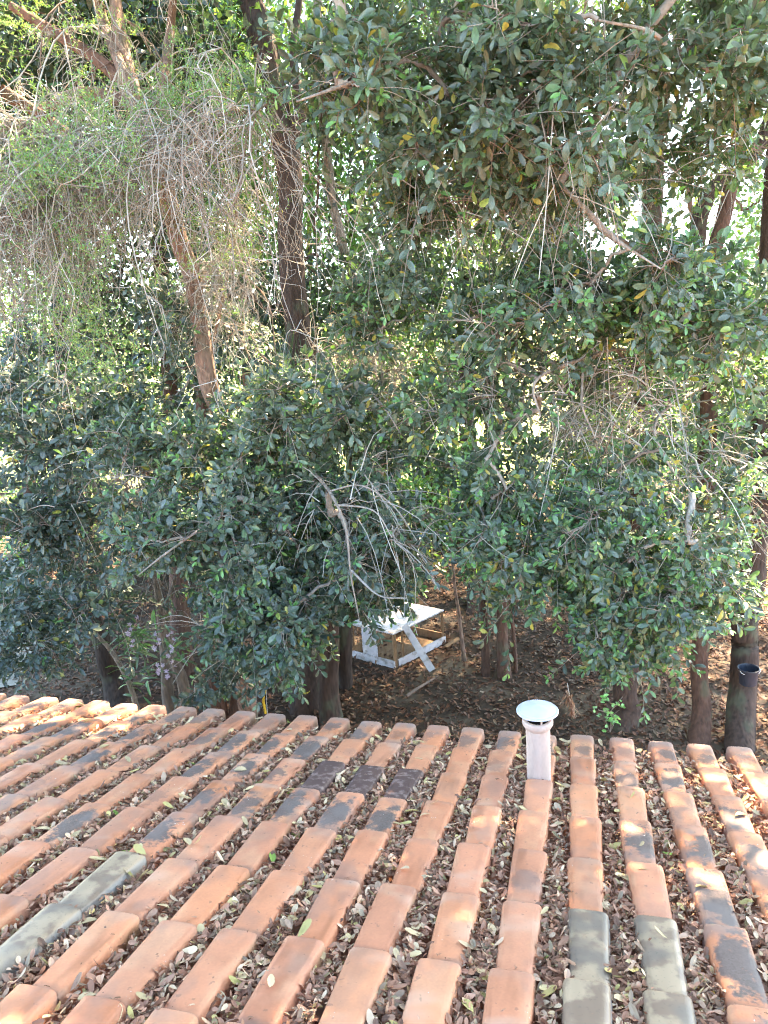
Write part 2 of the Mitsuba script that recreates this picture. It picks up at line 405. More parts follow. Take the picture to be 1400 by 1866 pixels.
for (c, k, dist) in tiles + outside:
    ident += 1
    r = np.random.default_rng(1000 + (c + 60) * 40 + k)
    lv = STAIN.get((c, k))
    if lv is None:
        x = r.random()
        if c <= -7 and k <= 4:
            lv = int(3 + 5 * x) if r.random() < .85 - .08 * k else int(2 * x)
        elif c >= 5:
            lv = int(2 + 5 * x) if x > .35 else 1
        else:
            lv = 2 if x > .8 else (1 if x > .5 else 0)
    if k == 0:
        lv = 9 if True else lv
    m = tile_mesh(c, k, ident, lv, r)
    bs = 'dirty_glass' if (c, k) in GLASS else 'dark_clay' if (c, k) in DARK else 'terracotta'
    if (c, k, dist) in outside[:0] or dist is None:
        continue
    if len(far_parts) or ident > min(300, len(tiles)):
        far_parts.append(m)
        continue
    lab = {'dirty_glass': 'clear glass tile clouded with green grey dirt', 'dark_clay': 'dark purple brown glazed tile'}.get(bs)
    obj('cover_tile', m[:2], bs, house, smooth=40, label=lab) if False else scene.__setitem__(numbered(f'{house}__cover_tile'), mikit.ply(m[:2], bs, smooth=True, uv=m[2]))
    if lab:
        labels[f'{house}__cover_tile' + (f'_{taken[house + "__cover_tile"]:03d}' if taken[house + '__cover_tile'] else '')] = {'label': lab}
if far_parts:
    m = join(far_parts)
    obj('cover_tiling', m[:2], 'terracotta', house, smooth=True, uv=m[2], kind='stuff')
rest = []
for c in range(-36, 13):
    for k in range(0, 11):
        r = np.random.default_rng(90000 + (c + 60) * 40 + k)
        ident += 1
        m = tile_mesh(c + .5, k, ident, 9 if k == 0 else 3, r, pan=True)
        if k == 0 and -14 <= c <= 5:
            obj('pan_tile', m[:2], 'terracotta', house, smooth=True, uv=m[2])
        else:
            rest.append(m)
m = join(rest)
obj('pan_tiling', m[:2], 'terracotta', house, smooth=True, uv=m[2], kind='stuff')


def box_pts(P):
    P = np.asarray(P)
    return P, np.array([[0, 1, 2, 3], [7, 6, 5, 4], [0, 4, 5, 1], [1, 5, 6, 2], [2, 6, 7, 3], [3, 7, 4, 0]])


def slab(a0, a1, b0, b1, h0, h1):
    return box_pts(roof(np.array([a0, a1, a1, a0] * 2), np.array([b0, b0, b1, b1] * 2), np.array([h0] * 4 + [h1] * 4)))


obj('roof_deck', slab(-8, 3, .10, 5.2, -.15, -.125), 'raw_wood', house)
w0, w1 = roof(-7.6, .55, -.15), roof(2.7, .55, -.15)
wb = Nh * -.15
obj('wall', box_pts([[*(w0)[:2], -.3], [*(w1)[:2], -.3], [*(w1 + wb)[:2], -.3], [*(w0 + wb)[:2], -.3], w0, w1, w1 + wb, w0 + wb]), 'plaster', house)

# dry leaves heaped in the channels between the cover tiles
parts = []
rl = np.random.default_rng(21)
for c in range(-30, 9):
    for (b0, b1) in ((.03, 4.3),):
        d0 = np.linalg.norm(roof((c + .5) * S, 1.5, 0) - CAM)
        n = int(5200)
        b = rl.uniform(b0, b1, n)
        den = meshkit.fbm(np.stack([np.full(n, c * 3.3), b * 2.2, 0 * b], 1), 3, 3)
        keep = rl.random(n) < np.clip((b - .06) / .5, .06, 1) * np.clip(.45 + 1.3 * (den - .25), .3, 1)
        b = b[keep]; n = len(b); den = den[keep]
        a = (c + .5) * S + np.clip(rl.normal(0, .026, n), -.048, .048)
        h = -.056 + .030 * rl.random(n) + .024 * (den - .4)
        P = roof(0, 0, 0) + a[:, None] * E_ + b[:, None] * SU + h[:, None] * RN
        pr = project(P)
        ok = (pr[:, 2] > .5) & (pr[:, 0] > -60) & (pr[:, 0] < 1460) & (pr[:, 1] < 1950)
        P = P[ok]; n = len(P)
        if not n:
            continue
        az = rl.random(n) * 6.283
        d = np.cos(az)[:, None] * E_ + np.sin(az)[:, None] * SU + rl.normal(0, .35, n)[:, None] * RN
        nn = RN + rl.normal(0, .5, (n, 3))
        Lf = rl.uniform(.012, .037, n) * np.where(rl.random(n) < .12, 1.4, 1)
        tone = np.clip(rl.choice([.3, .9, 1.5, 2.1, 2.9], n, p=[.28, .32, .24, .13, .03]) + rl.normal(0, .22, n), 0, 3.2)
        parts.append(leaves(P - unit(d) * Lf[:, None] * .5, d, nn, Lf, Lf * rl.uniform(.38, .55, n), rl.uniform(0, .8, n), rl.uniform(-.8, .8, n), tone, rl.uniform(.28, 1.05, n)))
n = 900
a = rl.integers(-16, 7, n) * S + np.clip(rl.normal(0, .03, n), -.055, .055); b = rl.integers(0, 9, n) * LT - .012 + rl.normal(0, .012, n) + (rl.random(n) < .25) * rl.uniform(0, .3, n)
P = O_ + a[:, None] * E_ + b[:, None] * SU + (-.012 + .014 * (b % LT < .33))[:, None] * RN
az = rl.random(n) * 6.283
d = np.cos(az)[:, None] * E_ + np.sin(az)[:, None] * SU
Lf = rl.uniform(.006, .022, n)
parts.append(leaves(P, d, RN + rl.normal(0, .3, (n, 3)), Lf, Lf * rl.uniform(.15, .5, n), .2, .2, np.clip(rl.normal(.5, .6, n), 0, 2), rl.uniform(.3, 1.0, n)))
m = join(parts)
obj('roof_leaf_litter', m[:2], 'dry_leaf', uv=m[2], kind='stuff', label='brown dry leaves heaped in the channels between the roof tiles', cat='leaf litter')

# larger pale and yellow leaves lying on top
spots = []
for c in range(-16, 7):
    for q in range(30):
        b = rl.uniform(.05, 3.6)
        spots.append((c + .5 + rl.normal(0, .12), b, -.034 + .01 * rl.random()))
for q in range(60):
    spots.append((rl.integers(-14, 7) + rl.normal(0, .12), rl.uniform(.1, 3.5), .003))
rl.shuffle(spots)
KIND = [('pale straw', 2.4, .62), ('yellow', 3.0, .30), ('fresh green', 4.0, .08)]
ORD = ['first', 'second', 'third', 'fourth', 'fifth', 'sixth', 'seventh', 'eighth', 'ninth', 'tenth', 'eleventh', 'twelfth', 'thirteenth', 'fourteenth', 'fifteenth', 'sixteenth']
used, extra = set(), []
for (ca, b, h) in spots:
    P = roof(ca * S, b, h)
    pr = project(P)
    if not (5 < pr[0] < 1395 and pr[1] < 1860):
        continue
    i = rl.choice(3, p=[.64, .30, .06])
    az = rl.random() * 6.283
    d = (math.cos(az) * E_ + math.sin(az) * SU + rl.normal(0, .15) * RN)[None]
    nn = (RN + rl.normal(0, .3, 3))[None]
    Lf = rl.uniform(.042, .075)
    m = leaves(P[None] - unit(d) * Lf * .5, d, nn, Lf, Lf * rl.uniform(.36, .5), rl.uniform(.1, .7), rl.uniform(-.5, .5), KIND[i][1] + rl.normal(0, .15), rl.uniform(.6, .95))
    row = ORD[int(b / LT)]
    if h > 0:
        c = int(round(ca))
        if c == 0 or i == 2:
            continue
        lab = f'{KIND[i][0]} leaf on tile tops, {ORD[abs(c) - 1]} column {"right" if c > 0 else "left"} of the vent pipe, {row} course up'
    else:
        c = int(round(ca - .5))
        lab = f'{KIND[i][0]} leaf in the {ORD[c if c >= 0 else -c - 1]} channel {"right" if c >= 0 else "left"} of the vent pipe, {row} course up'
    if lab in used:
        extra.append(m)
        continue
    used.add(lab)
    obj('fallen_leaf', m[:2], 'dry_leaf', uv=m[2], smooth=True, label=lab, cat='leaf', group='pale and yellow leaves lying on the roof')
m = join(extra)
obj('scattered_roof_leaves', m[:2], 'dry_leaf', uv=m[2], smooth=True, kind='stuff', label='more pale and yellow leaves scattered over the roof litter', cat='leaf litter')


# ---------------------------------------------------------------- vent pipe
def lathe(profile, n=40, origin=(0, 0, 0), axis=None):
    pr = np.asarray(profile, float); g = np.arange(n) * 2 * np.pi / n
    V = np.stack([np.outer(pr[:, 0], np.cos(g)), np.outer(pr[:, 0], np.sin(g)), np.repeat(pr[:, 1:2], n, 1)], -1).reshape(-1, 3)
    i, j = np.meshgrid(np.arange(len(pr) - 1), np.arange(n), indexing='ij'); i, j = i.ravel(), j.ravel(); j2 = (j + 1) % n
    q = np.stack([i * n + j, i * n + j2, (i + 1) * n + j2, (i + 1) * n + j], 1)
    if axis is not None:
        z = unit(np.asarray(axis, float)); x = unit(np.cross([0, 1.0, 0], z)); y = np.cross(z, x)
        V = V[:, :1] * x + V[:, 1:2] * y + V[:, 2:] * z
    return V + np.asarray(origin), q


vent = thing('vent_pipe', 'white plastic vent pipe with a round grey metal rain cap rising through the roof', 'vent pipe')
vb = roof(-.002, 2 * LT - .085, -.09)
ax = np.array([-.012, 0, 1.0])
HV = .395
obj('pipe', lathe([(.0, .0), (.058, .0), (.058, HV), (.052, HV), (.052, 0.02)], 48, vb, ax), 'pvc', vent, smooth=40)
obj('collar', lathe([(.0585, HV - .040), (.0625, HV - .036), (.068, HV - .026), (.0735, HV - .016), (.0735, HV + .002), (.069, HV + .007), (.062, HV + .009), (.053, HV + .006)], 48, vb, ax), 'pvc', vent, smooth=50)
obj('throat', lathe([(.0, HV - .02), (.0515, HV - .02), (.0515, HV + .004)], 32, vb, ax), 'dark_hole', vent, smooth=30)
for g in (0.2, 2.3, 4.4):
    p0 = vb + unit(ax) * (HV - .01) + .05 * np.array([math.cos(g - 1.6), math.sin(g - 1.6), 0])
    mm = tubes(np.array([[p0, p0 + unit(ax) * .055]]), np.array([[.0045, .0045]]), 6)
    obj('strut', mm[:2], 'pvc', vent)
obj('cap', lathe([(0.0, HV + .083), (.02, HV + .0805), (.055, HV + .072), (.082, HV + .063), (.087, HV + .057), (.0965, HV + .0565), (.1005, HV + .053), (.1005, HV + .049), (.095, HV + .048), (.05, HV + .055), (0, HV + .061)], 56, vb, ax), 'cap_metal', vent, smooth=35)


# ---------------------------------------------------------------- trees
class Skeleton:
    def __init__(self):
        self.pos, self.par, self.load, self.grown = [], [], [], []
        self.paths = []

    def limb(self, pts):
        n = max(4, int(np.linalg.norm(np.diff(np.asarray(pts), axis=0), axis=1).sum() / .2))
        for p in spline(pts, n):
            self.pos.append(p); self.par.append(-1); self.load.append(0)

    def grow(self, targets, r, sag=.12):
        pos = np.array(self.pos)
        d0 = np.array([np.linalg.norm(pos - t, axis=1).min() for t in targets])
        for t in np.asarray(targets)[np.argsort(d0)]:
            pos = np.array(self.pos)
            dv = t - pos
            dist = np.linalg.norm(dv, axis=1)
            i = int(np.argmin(dist + .35 * np.maximum(0, pos[:, 2] - t[2] - .6)))
            D = dist[i]
            a = pos[i]
            mid = (a + t) / 2 + np.array([0, 0, sag * D]) + r.normal(0, .10 * D, 3)
            s = np.linspace(0, 1, 7)[:, None]
            path = (1 - s) ** 2 * a + 2 * s * (1 - s) * mid + s * s * t
            path[1:-1] += r.normal(0, .022 * min(D, 1.2), (5, 3))
            ids, prev = [i], i
            for p in path[1:]:
                self.pos.append(p); self.par.append(prev); self.load.append(0)
                prev = len(self.pos) - 1; ids.append(prev)
            self.paths.append(ids)
            j = prev
            while j >= 0:
                self.load[j] += 1
                j = self.par[j]
        return self

    def mesh(self, r0, tone, val, r):
        pos = np.array(self.pos); load = np.array(self.load, float)
        P = np.array([pos[i] for i in self.paths])
        R = np.array([r0 * np.maximum(load[i], 1) ** .5 for i in self.paths])
        R[:, 0] = R[:, 1]
        R = np.minimum(R, r0 * 9)
        N = len(P)
        return tubes(P, R, 5, np.clip(tone + r.normal(0, .25, N), 0, 3), val * r.uniform(.8, 1.2, N)), P


def blob_points(blobs, r):
    out, tag = [], []
    for (px, py, rx, ry, Y, dY, n) in blobs:
        k = 0
        while k < n:
            q = r.uniform(-1, 1, 2)
            if q @ q > 1:
                continue
            out.append(at(px + rx * q[0], py + ry * q[1], max(3.4, Y + dY * r.uniform(-1, 1))))
            k += 1
    return np.array(out)


def twig_leaves(P, D, r, n_tw, tw_len, n_lf, Ll, spread=.95, droop=.15, upbias=.15, tip_new=.7, tone=(.3, .45), yellow=.03, aspect=(.36, .5), val=(.75, 1.25), bare=0.0, t0=.30, wood=1.0):
    """At every branch tip a spray of twigs, on every twig alternate leaves and a rosette at its end."""
    N = len(P)
    b0 = np.repeat(P, n_tw, 0); M = len(b0)
    back = r.uniform(0, .22, M)
    D = np.repeat(D, n_tw, 0)
    b0 = b0 - D * back[:, None]
    d = unit(D * .55 + r.normal(0, spread, (M, 3)) * .75 + np.array([0, 0, upbias]))
    L = r.uniform(.55, 1.2, M) * tw_len
    s = np.linspace(0, 1, 5)
    wob = r.normal(0, .05, (M, 3))
    pathf = lambda t: b0 + d * (L * t)[:, None] + wob * (L * np.sin(3 * t))[:, None] + np.array([0, 0, -1.0]) * (droop * L * t * t)[:, None]
    TW = np.stack([pathf(np.full(M, x)) for x in s], 1)
    tw = tubes(TW, np.linspace(.0036, .0018, 5)[None] * wood, 3, np.clip(1.9 + (wood - 1) + r.normal(0, .6, M), 0, 3), r.uniform(.7, 1.25, M))
    leafy = r.random(M) >= bare
    idx = np.repeat(np.nonzero(leafy)[0], n_lf); K = len(idx)
    t = np.tile(np.linspace(t0, 1.0, n_lf) ** .6, leafy.sum()) + r.normal(0, .02, K)
    t = np.clip(t, .1, 1.0)
    base = b0[idx] + d[idx] * (L[idx] * t)[:, None] + wob[idx] * (L[idx] * np.sin(3 * t))[:, None] + np.array([0, 0, -1.0]) * (droop * L[idx] * t * t)[:, None]
    ph = np.tile(np.arange(n_lf) * 2.4, leafy.sum()) + np.repeat(r.random(leafy.sum()) * 6.28, n_lf)
    u = unit(np.cross(d, np.array([.13, .21, .97]))); w = np.cross(d, u)
    rad = np.cos(ph)[:, None] * u[idx] + np.sin(ph)[:, None] * w[idx]
    open_ = np.where(t > .90, .95, 1.2) * r.uniform(.7, 1.3, K)
    ld = unit(d[idx] + rad * open_[:, None] + np.array([0, -.12, .10]) + r.normal(0, .18, (K, 3)))
    ln = unit(np.array([0, -.45, .75]) + d[idx] * .45 + r.normal(0, .42, (K, 3)))
    tip = t > .88
    fresh = np.repeat(r.random(leafy.sum()) < tip_new, n_lf) & tip
    tn = np.clip(r.normal(tone[0], tone[1], K), 0, 1.3)
    tn = np.where(fresh, r.uniform(1.5, 2.1, K), tn)
    tn = np.where(r.random(K) < yellow, r.uniform(2.3, 3.2, K), tn)
    ll = Ll * r.uniform(.65, 1.15, K) * np.where(fresh, .72, 1)
    lv = leaves(base, ld, ln, ll, ll * r.uniform(*aspect, K), r.uniform(.1, .55, K), r.uniform(-.1, .5, K), tn, r.uniform(*val, K))
    return tw, lv, base


def split_leaves(lv, base, n, r):
    """The n leaves that show largest inside the frame, and the rest."""
    pr = project(base)
    vis = (pr[:, 0] > 10) & (pr[:, 0] < 1390) & (pr[:, 1] > 10) & (pr[:, 1] < 1400)
    e = lv[0].reshape(-1, 11, 3)
    P2 = project(e[:, [0, 10, 4, 6]].reshape(-1, 3)).reshape(-1, 4, 3)
    area = np.linalg.norm(P2[:, 0, :2] - P2[:, 1, :2], axis=1) * np.linalg.norm(P2[:, 2, :2] - P2[:, 3, :2], axis=1)
    order = np.argsort(-np.where(vis, area, 0))
    return order[:n], order[n:]




def foliage(tree, lv, base, n_single, r):
    V, U = lv[0].reshape(-1, 11, 3), lv[2].reshape(-1, 11, 2)
    one, rest = split_leaves(lv, base, n_single, r)
    for i in one:
        obj('leaf', (V[i], LF), 'leaf', tree, smooth=True, uv=U[i])
    f = (LF[None] + 11 * np.arange(len(rest))[:, None, None]).reshape(-1, 3)
    obj('foliage', (V[rest].reshape(-1, 3), f), 'leaf', tree, smooth=True, uv=U[rest].reshape(-1, 2), kind='stuff')


def broadleaf(label, trunks, blobs, seed, n_tw=10, tw_len=.30, n_lf=11, Ll=.090, n_single=300, bark=(0.6, 1.0), top=(), bare_blobs=(), limbs=(), name='broadleaf_tree', group=None, r0=.0034, sag=.12, **kw):
    r = np.random.default_rng(seed)
    tree = thing(name, label, 'tree', group)
    sk = Skeleton()
    for (pts, radii) in trunks:
        m = trunk_mesh(pts, radii, bark[0], bark[1], seed=seed, flare=.25)
        obj('trunk', m[:2], 'bark', tree, smooth=True, uv=m[2])
        sk.limb(pts)
    for (pts, radii, tn) in limbs:
        m = trunk_mesh(pts, radii, tn, 1.0, sides=10, seed=seed + 3, rough=.07)
        obj('limb', m[:2], 'bark', tree, smooth=True, uv=m[2])
        sk.limb(pts)
    tg = blob_points(blobs, r)
    tp = np.array([p + s * unit(r.normal(0, 1, 3)) * r.random() ** .4 for (p, s, n) in top for p in [np.asarray(p, float)] for _ in range(n)]) if top else np.zeros((0, 3))
    nb = len(tg)
    bb = blob_points(bare_blobs, r) if bare_blobs else np.zeros((0, 3))
    sk.grow(np.vstack([tg, bb, tp]), r, sag)
    (m, P) = sk.mesh(r0, 1.9, 1.0, r)
    tips, dirs = P[:, -1], unit(P[:, -1] - P[:, -3])
    isbare = np.zeros(len(tips), bool); istop = np.zeros(len(tips), bool)
    if len(bb):
        isbare = np.array([np.abs(bb - t).sum(1).min() < 1e-6 for t in tips])
    if len(tp):
        istop = np.array([np.abs(tp - t).sum(1).min() < 1e-6 for t in tips])
    tw, lv, base = twig_leaves(tips[~isbare & ~istop], dirs[~isbare & ~istop], r, n_tw, tw_len, n_lf, Ll, **kw)
    far = np.nonzero(~isbare & ~istop)[0]
    far = far[r.random(len(far)) < .28]
    k = dict(kw); k.update(droop=.28, upbias=.12, spread=.9)
    t2, l2, b2 = twig_leaves(tips[far], unit(dirs[far] + np.array([0, -.5, 0])), r, 3, .55, 11, Ll, t0=.5, **k)
    woods = [m, tw, t2]
    lv = join([lv, l2]); base = np.vstack([base, b2])
    if isbare.any():
        k = dict(kw); k.update(bare=1.0 - .12)
        k.update(spread=.75, droop=.4)
        bt_, bd_ = np.repeat(tips[isbare], 3, 0), np.repeat(dirs[isbare], 3, 0)
        bt_ = bt_ + r.normal(0, .16, bt_.shape)
        bd_ = unit(bd_ + r.normal(0, .6, bd_.shape))
        t2, l2, b2 = twig_leaves(bt_, bd_, r, 4, tw_len * 2.0, n_lf, Ll, wood=1.5, **k)
        t3, l3, b3 = twig_leaves(bt_ + bd_ * .2, bd_, r, 5, tw_len * .9, n_lf, Ll, wood=.8, **k)
        woods.append(t3)
        woods.append(t2); lv = join([lv, l2]); base = np.vstack([base, b2])
    if istop.any():
        k = dict(kw); k.update(bare=0)
        t2, l2, b2 = twig_leaves(tips[istop], dirs[istop], r, 9, .5, 8, .19, **k)
        lv = join([lv, l2]); base = np.vstack([base, b2])
    w = join(woods)
    obj('branches', w[:2], 'twig', tree, smooth=True, uv=w[2], kind='stuff')
    foliage(tree, lv, base, n_single, r)
    return tree


def up(px, py, *rest):
    """A trunk that starts on the ground under that pixel and goes through (pixel, pixel, metres ahead) points."""
    g = on_ground(px, py)
    g = g - np.array([0, 0, .12])
    return [g] + [at(*p) for p in rest]


# right broadleaf tree
bt = up(1278, 1352, (1278, 1180, 8.05), (1284, 900, 8.0), (1294, 700, 8.0), (1290, 520, 8.1), (1330, 360, 8.2), (1370, 150, 8.4))
broadleaf('broad leaved tree with reddish trunk with leafy boughs drooping low above the vent pipe', [(bt + [at(1400, -250, 8.8), at(1380, -700, 9)], [.112, .095, .088, .08, .08, .07, .06, .04, .02])],
          [(1080, 560, 320, 75, 6.2, .8, 62), (1290, 560, 120, 90, 5.8, .6, 24), (1000, 520, 120, 60, 6.0, .5, 12), (870, 760, 130, 110, 6.7, .8, 30), (1020, 900, 150, 60, 6.6, .6, 22), (1080, 990, 220, 90, 6.3, .7, 44), (1200, 1060, 150, 80, 6.2, .6, 32), (900, 960, 60, 60, 6.6, .4, 9),
           (1335, 920, 50, 70, 6.4, .5, 9), (1170, 1145, 105, 50, 6.2, .4, 17), (710, 540, 80, 90, 6.8, .6, 16), (1110, 1180, 40, 25, 6.3, .2, 4), (1370, 700, 30, 60, 6.8, .3, 5), (960, 1070, 60, 30, 6.4, .3, 5), (1225, 478, 40, 28, 5.3, .25, 5), (1150, 690, 130, 60, 6.9, .5, 14), (1180, 820, 110, 60, 7.2, .4, 9), (1140, 760, 150, 100, 9.6, .5, 34), (1370, 740, 50, 170, 8.0, .3, 14), (1060, 860, 90, 60, 8.4, .4, 10), (720, 680, 80, 90, 8.4, .5, 10)],
          101, bare_blobs=[(1060, 730, 170, 80, 6.3, .4, 13), (1200, 840, 100, 90, 6.4, .4, 7), (1330, 900, 60, 120, 7.0, .4, 5), (960, 680, 120, 40, 6.4, .4, 6)], tip_new=.7, tone=(.85, .40),
          limbs=[([at(1288, 600, 8.0), at(1255, 505, 6.2), at(1190, 470, 5.5), at(1115, 430, 5.3), at(1070, 385, 5.25), at(1020, 335, 5.2)], [.045, .03, .021, .022, .018, .010], 2.0), ([at(1115, 430, 5.3), at(1150, 455, 5.1), at(1205, 490, 5.0)], [.014, .010, .005], 2.7), ([at(1288, 700, 8.0), at(1200, 760, 6.3), at(1210, 830, 6.0), at(1260, 900, 5.9)], [.02, .011, .008, .004], 2.1), ([at(1280, 650, 7.9), at(1100, 640, 6.2), at(1060, 720, 5.8), at(1085, 800, 5.7)], [.02, .012, .009, .004], 2.0), ([at(1100, 640, 6.2), at(980, 690, 5.8), at(985, 760, 5.7)], [.016, .012, .006], 2.4), ([at(1400, 620, 6.0), at(1370, 622, 5.7), at(1340, 612, 5.5)], [.012, .009, .004], 2.8)],
          top=[((3.0, 6.5, 8.6), 1.7, 44), ((1.2, 5.6, 8.4), 1.4, 40), ((2.4, 4.6, 8.0), 1.2, 24), ((2.7, 3.8, 8.4), 1.3, 34), ((4.8, 7.2, 9.2), 1.5, 34), ((.9, 4.1, 8.7), 1.3, 34)], bark=(.75, .85))

# tree whose boughs hang in from the top
bt = up(1140, 1318, (1143, 1200, 8.4), (1165, 800, 8.7), (1188, 430, 9.0), (1192, 250, 9.1), (1200, 0, 9.3))
broadleaf('grey leaved tree filling the top right, its stout dark trunk behind the vent pipe', [(bt + [at(1180, -400, 9.3), at(1150, -900, 9)], [.155, .14, .125, .115, .105, .095, .07, .03])],
          [(880, 140, 280, 160, 5.4, .8, 42), (800, 260, 150, 110, 5.8, .7, 19), (990, 260, 120, 90, 5.7, .6, 14), (1190, 90, 150, 90, 5.6, .7, 13), (1340, 140, 80, 140, 5.8, .8, 13), (1330, 290, 70, 50, 6.2, .7, 6), (740, 420, 70, 100, 6.6, .6, 12),
           (1150, 290, 90, 90, 6.5, .5, 7), (1000, 390, 120, 40, 6.8, .4, 6), (920, 420, 140, 60, 8.0, .5, 18), (1060, 360, 90, 60, 7.6, .5, 8), (640, 60, 70, 50, 5.2, .5, 6), (600, 140, 60, 40, 5.2, .3, 3)],
          202, bare_blobs=[(930, 350, 120, 60, 6.0, .4, 6), (970, 270, 90, 60, 5.4, .4, 4), (1220, 260, 90, 100, 6.4, .5, 6), (790, 300, 60, 60, 5.8, .3, 3)], tip_new=.16, tone=(.75, .32), yellow=.025, Ll=.092, val=(.85, 1.45),
          limbs=[([at(1190, 300, 9.0), at(1120, 330, 7.8), at(1000, 350, 7.0), at(900, 380, 6.6)], [.07, .06, .045, .025], .8), ([at(1195, 120, 9.2), at(1050, 60, 7.6), at(900, 80, 6.2), at(800, 160, 5.6)], [.07, .05, .035, .015], 1.5), ([at(900, 80, 6.2), at(740, 110, 5.3), at(640, 150, 4.9), at(540, 185, 4.8)], [.022, .016, .011, .005], 2.5), ([at(1190, 60, 7.4), at(1230, 110, 5.6), at(1190, 60, 5.0), at(1090, 36, 4.8)], [.03, .016, .012, .006], 2.6)],
          top=[((2.0, 7.4, 9.6), 1.8, 46), ((.3, 6.6, 9.2), 1.5, 44), ((3.6, 5.0, 8.6), 1.4, 30), ((.3, 4.6, 8.4), 1.3, 30), ((-.4, 3.7, 8.8), 1.2, 28), ((-1.7, 4.9, 9.2), 1.3, 28)], bark=(.4, .85))

# centre-left broadleaf
bt = up(600, 1312, (600, 1200, 8.7), (590, 1000, 8.6), (560, 850, 8.4), (540, 740, 8.2))
broadleaf('broad leaved tree with dark straight centre trunk and low boughs drooping by the eave', [(bt, [.135, .122, .10, .07, .03])],
          [(545, 750, 120, 70, 6.6, .7, 24), (260, 800, 130, 55, 6.8, .7, 18), (450, 800, 80, 40, 6.6, .4, 8), (380, 890, 180, 80, 6.6, .7, 36), (600, 900, 150, 60, 6.8, .6, 22), (640, 990, 130, 75, 6.7, .6, 30), (400, 1000, 160, 70, 6.4, .6, 30), (580, 1090, 80, 55, 6.6, .4, 14), (700, 1075, 60, 25, 6.7, .3, 6), (470, 1110, 110, 70, 6.4, .4, 22), (720, 820, 80, 80, 7.0, .6, 12),
           (510, 1190, 40, 40, 6.2, .3, 7), (730, 1010, 40, 40, 6.8, .4, 4), (620, 720, 60, 60, 7.2, .5, 6), (250, 980, 50, 50, 6.0, .3, 4)],
          303, bare_blobs=[(690, 930, 90, 80, 6.3, .4, 9), (300, 860, 90, 60, 7.0, .3, 8), (650, 660, 80, 90, 7.5, .3, 20), (430, 1130, 60, 60, 7.0, .3, 8)], tip_new=.30, tone=(.6, .45), yellow=.02,
          limbs=[([at(560, 850, 6.6), at(600, 895, 5.9), at(630, 960, 5.7), at(640, 1050, 5.6), at(655, 1130, 5.6)], [.015, .012, .009, .006, .003], 2.0), ([at(600, 895, 5.9), at(660, 885, 5.6), at(720, 925, 5.5), at(760, 985, 5.4)], [.008, .006, .005, .003], 2.2), ([at(610, 920, 5.8), at(680, 930, 5.5), at(715, 980, 5.4)], [.008, .006, .003], 2.4), ([at(640, 1040, 5.6), at(690, 1085, 5.4), at(740, 1090, 5.3)], [.010, .007, .003], 2.5), ([at(540, 740, 7.0), at(520, 690, 6.4), at(470, 640, 6.0)], [.02, .013, .005], 1.6), ([at(545, 800, 7.2), at(640, 700, 6.6), at(690, 730, 6.2), at(730, 790, 6.0)], [.02, .012, .009, .004], 2.2),
                 ([at(430, 910, 6.2), at(370, 960, 5.9), at(300, 1010, 5.7), at(250, 1050, 5.6)], [.012, .010, .008, .004], 2.2)], bark=(.25, .8))

# far-left bluish tree
bt = up(400, 1330, (392, 1170, 8.6), (380, 1050, 8.6), (300, 900, 8.7), (200, 800, 8.8))
bt2 = up(425, 1330, (440, 1150, 8.8), (450, 1020, 8.8), (400, 860, 8.9))
broadleaf('dark blue green leafy tree with forked reddish stems spreading over the far left', [(bt, [.10, .085, .075, .05, .02]), (bt2, [.08, .07, .06, .02])],
          [(80, 780, 120, 90, 7.6, .7, 26), (60, 930, 100, 80, 7.4, .7, 22), (100, 1070, 130, 70, 7.3, .6, 24), (240, 740, 90, 50, 7.8, .6, 11), (60, 1170, 80, 40, 7.2, .4, 9), (290, 590, 60, 60, 7.2, .4, 8), (400, 590, 50, 70, 7.9, .3, 7), (20, 680, 50, 70, 7.5, .5, 7), (400, 1250, 70, 30, 7.4, .3, 5)],
          404, bare_blobs=[(230, 960, 110, 90, 8.1, .3, 24), (150, 880, 60, 60, 8.0, .3, 8)], tip_new=.12, tone=(.2, .3), yellow=.01, bark=(1.0, 1.0), n_single=240, Ll=.092)


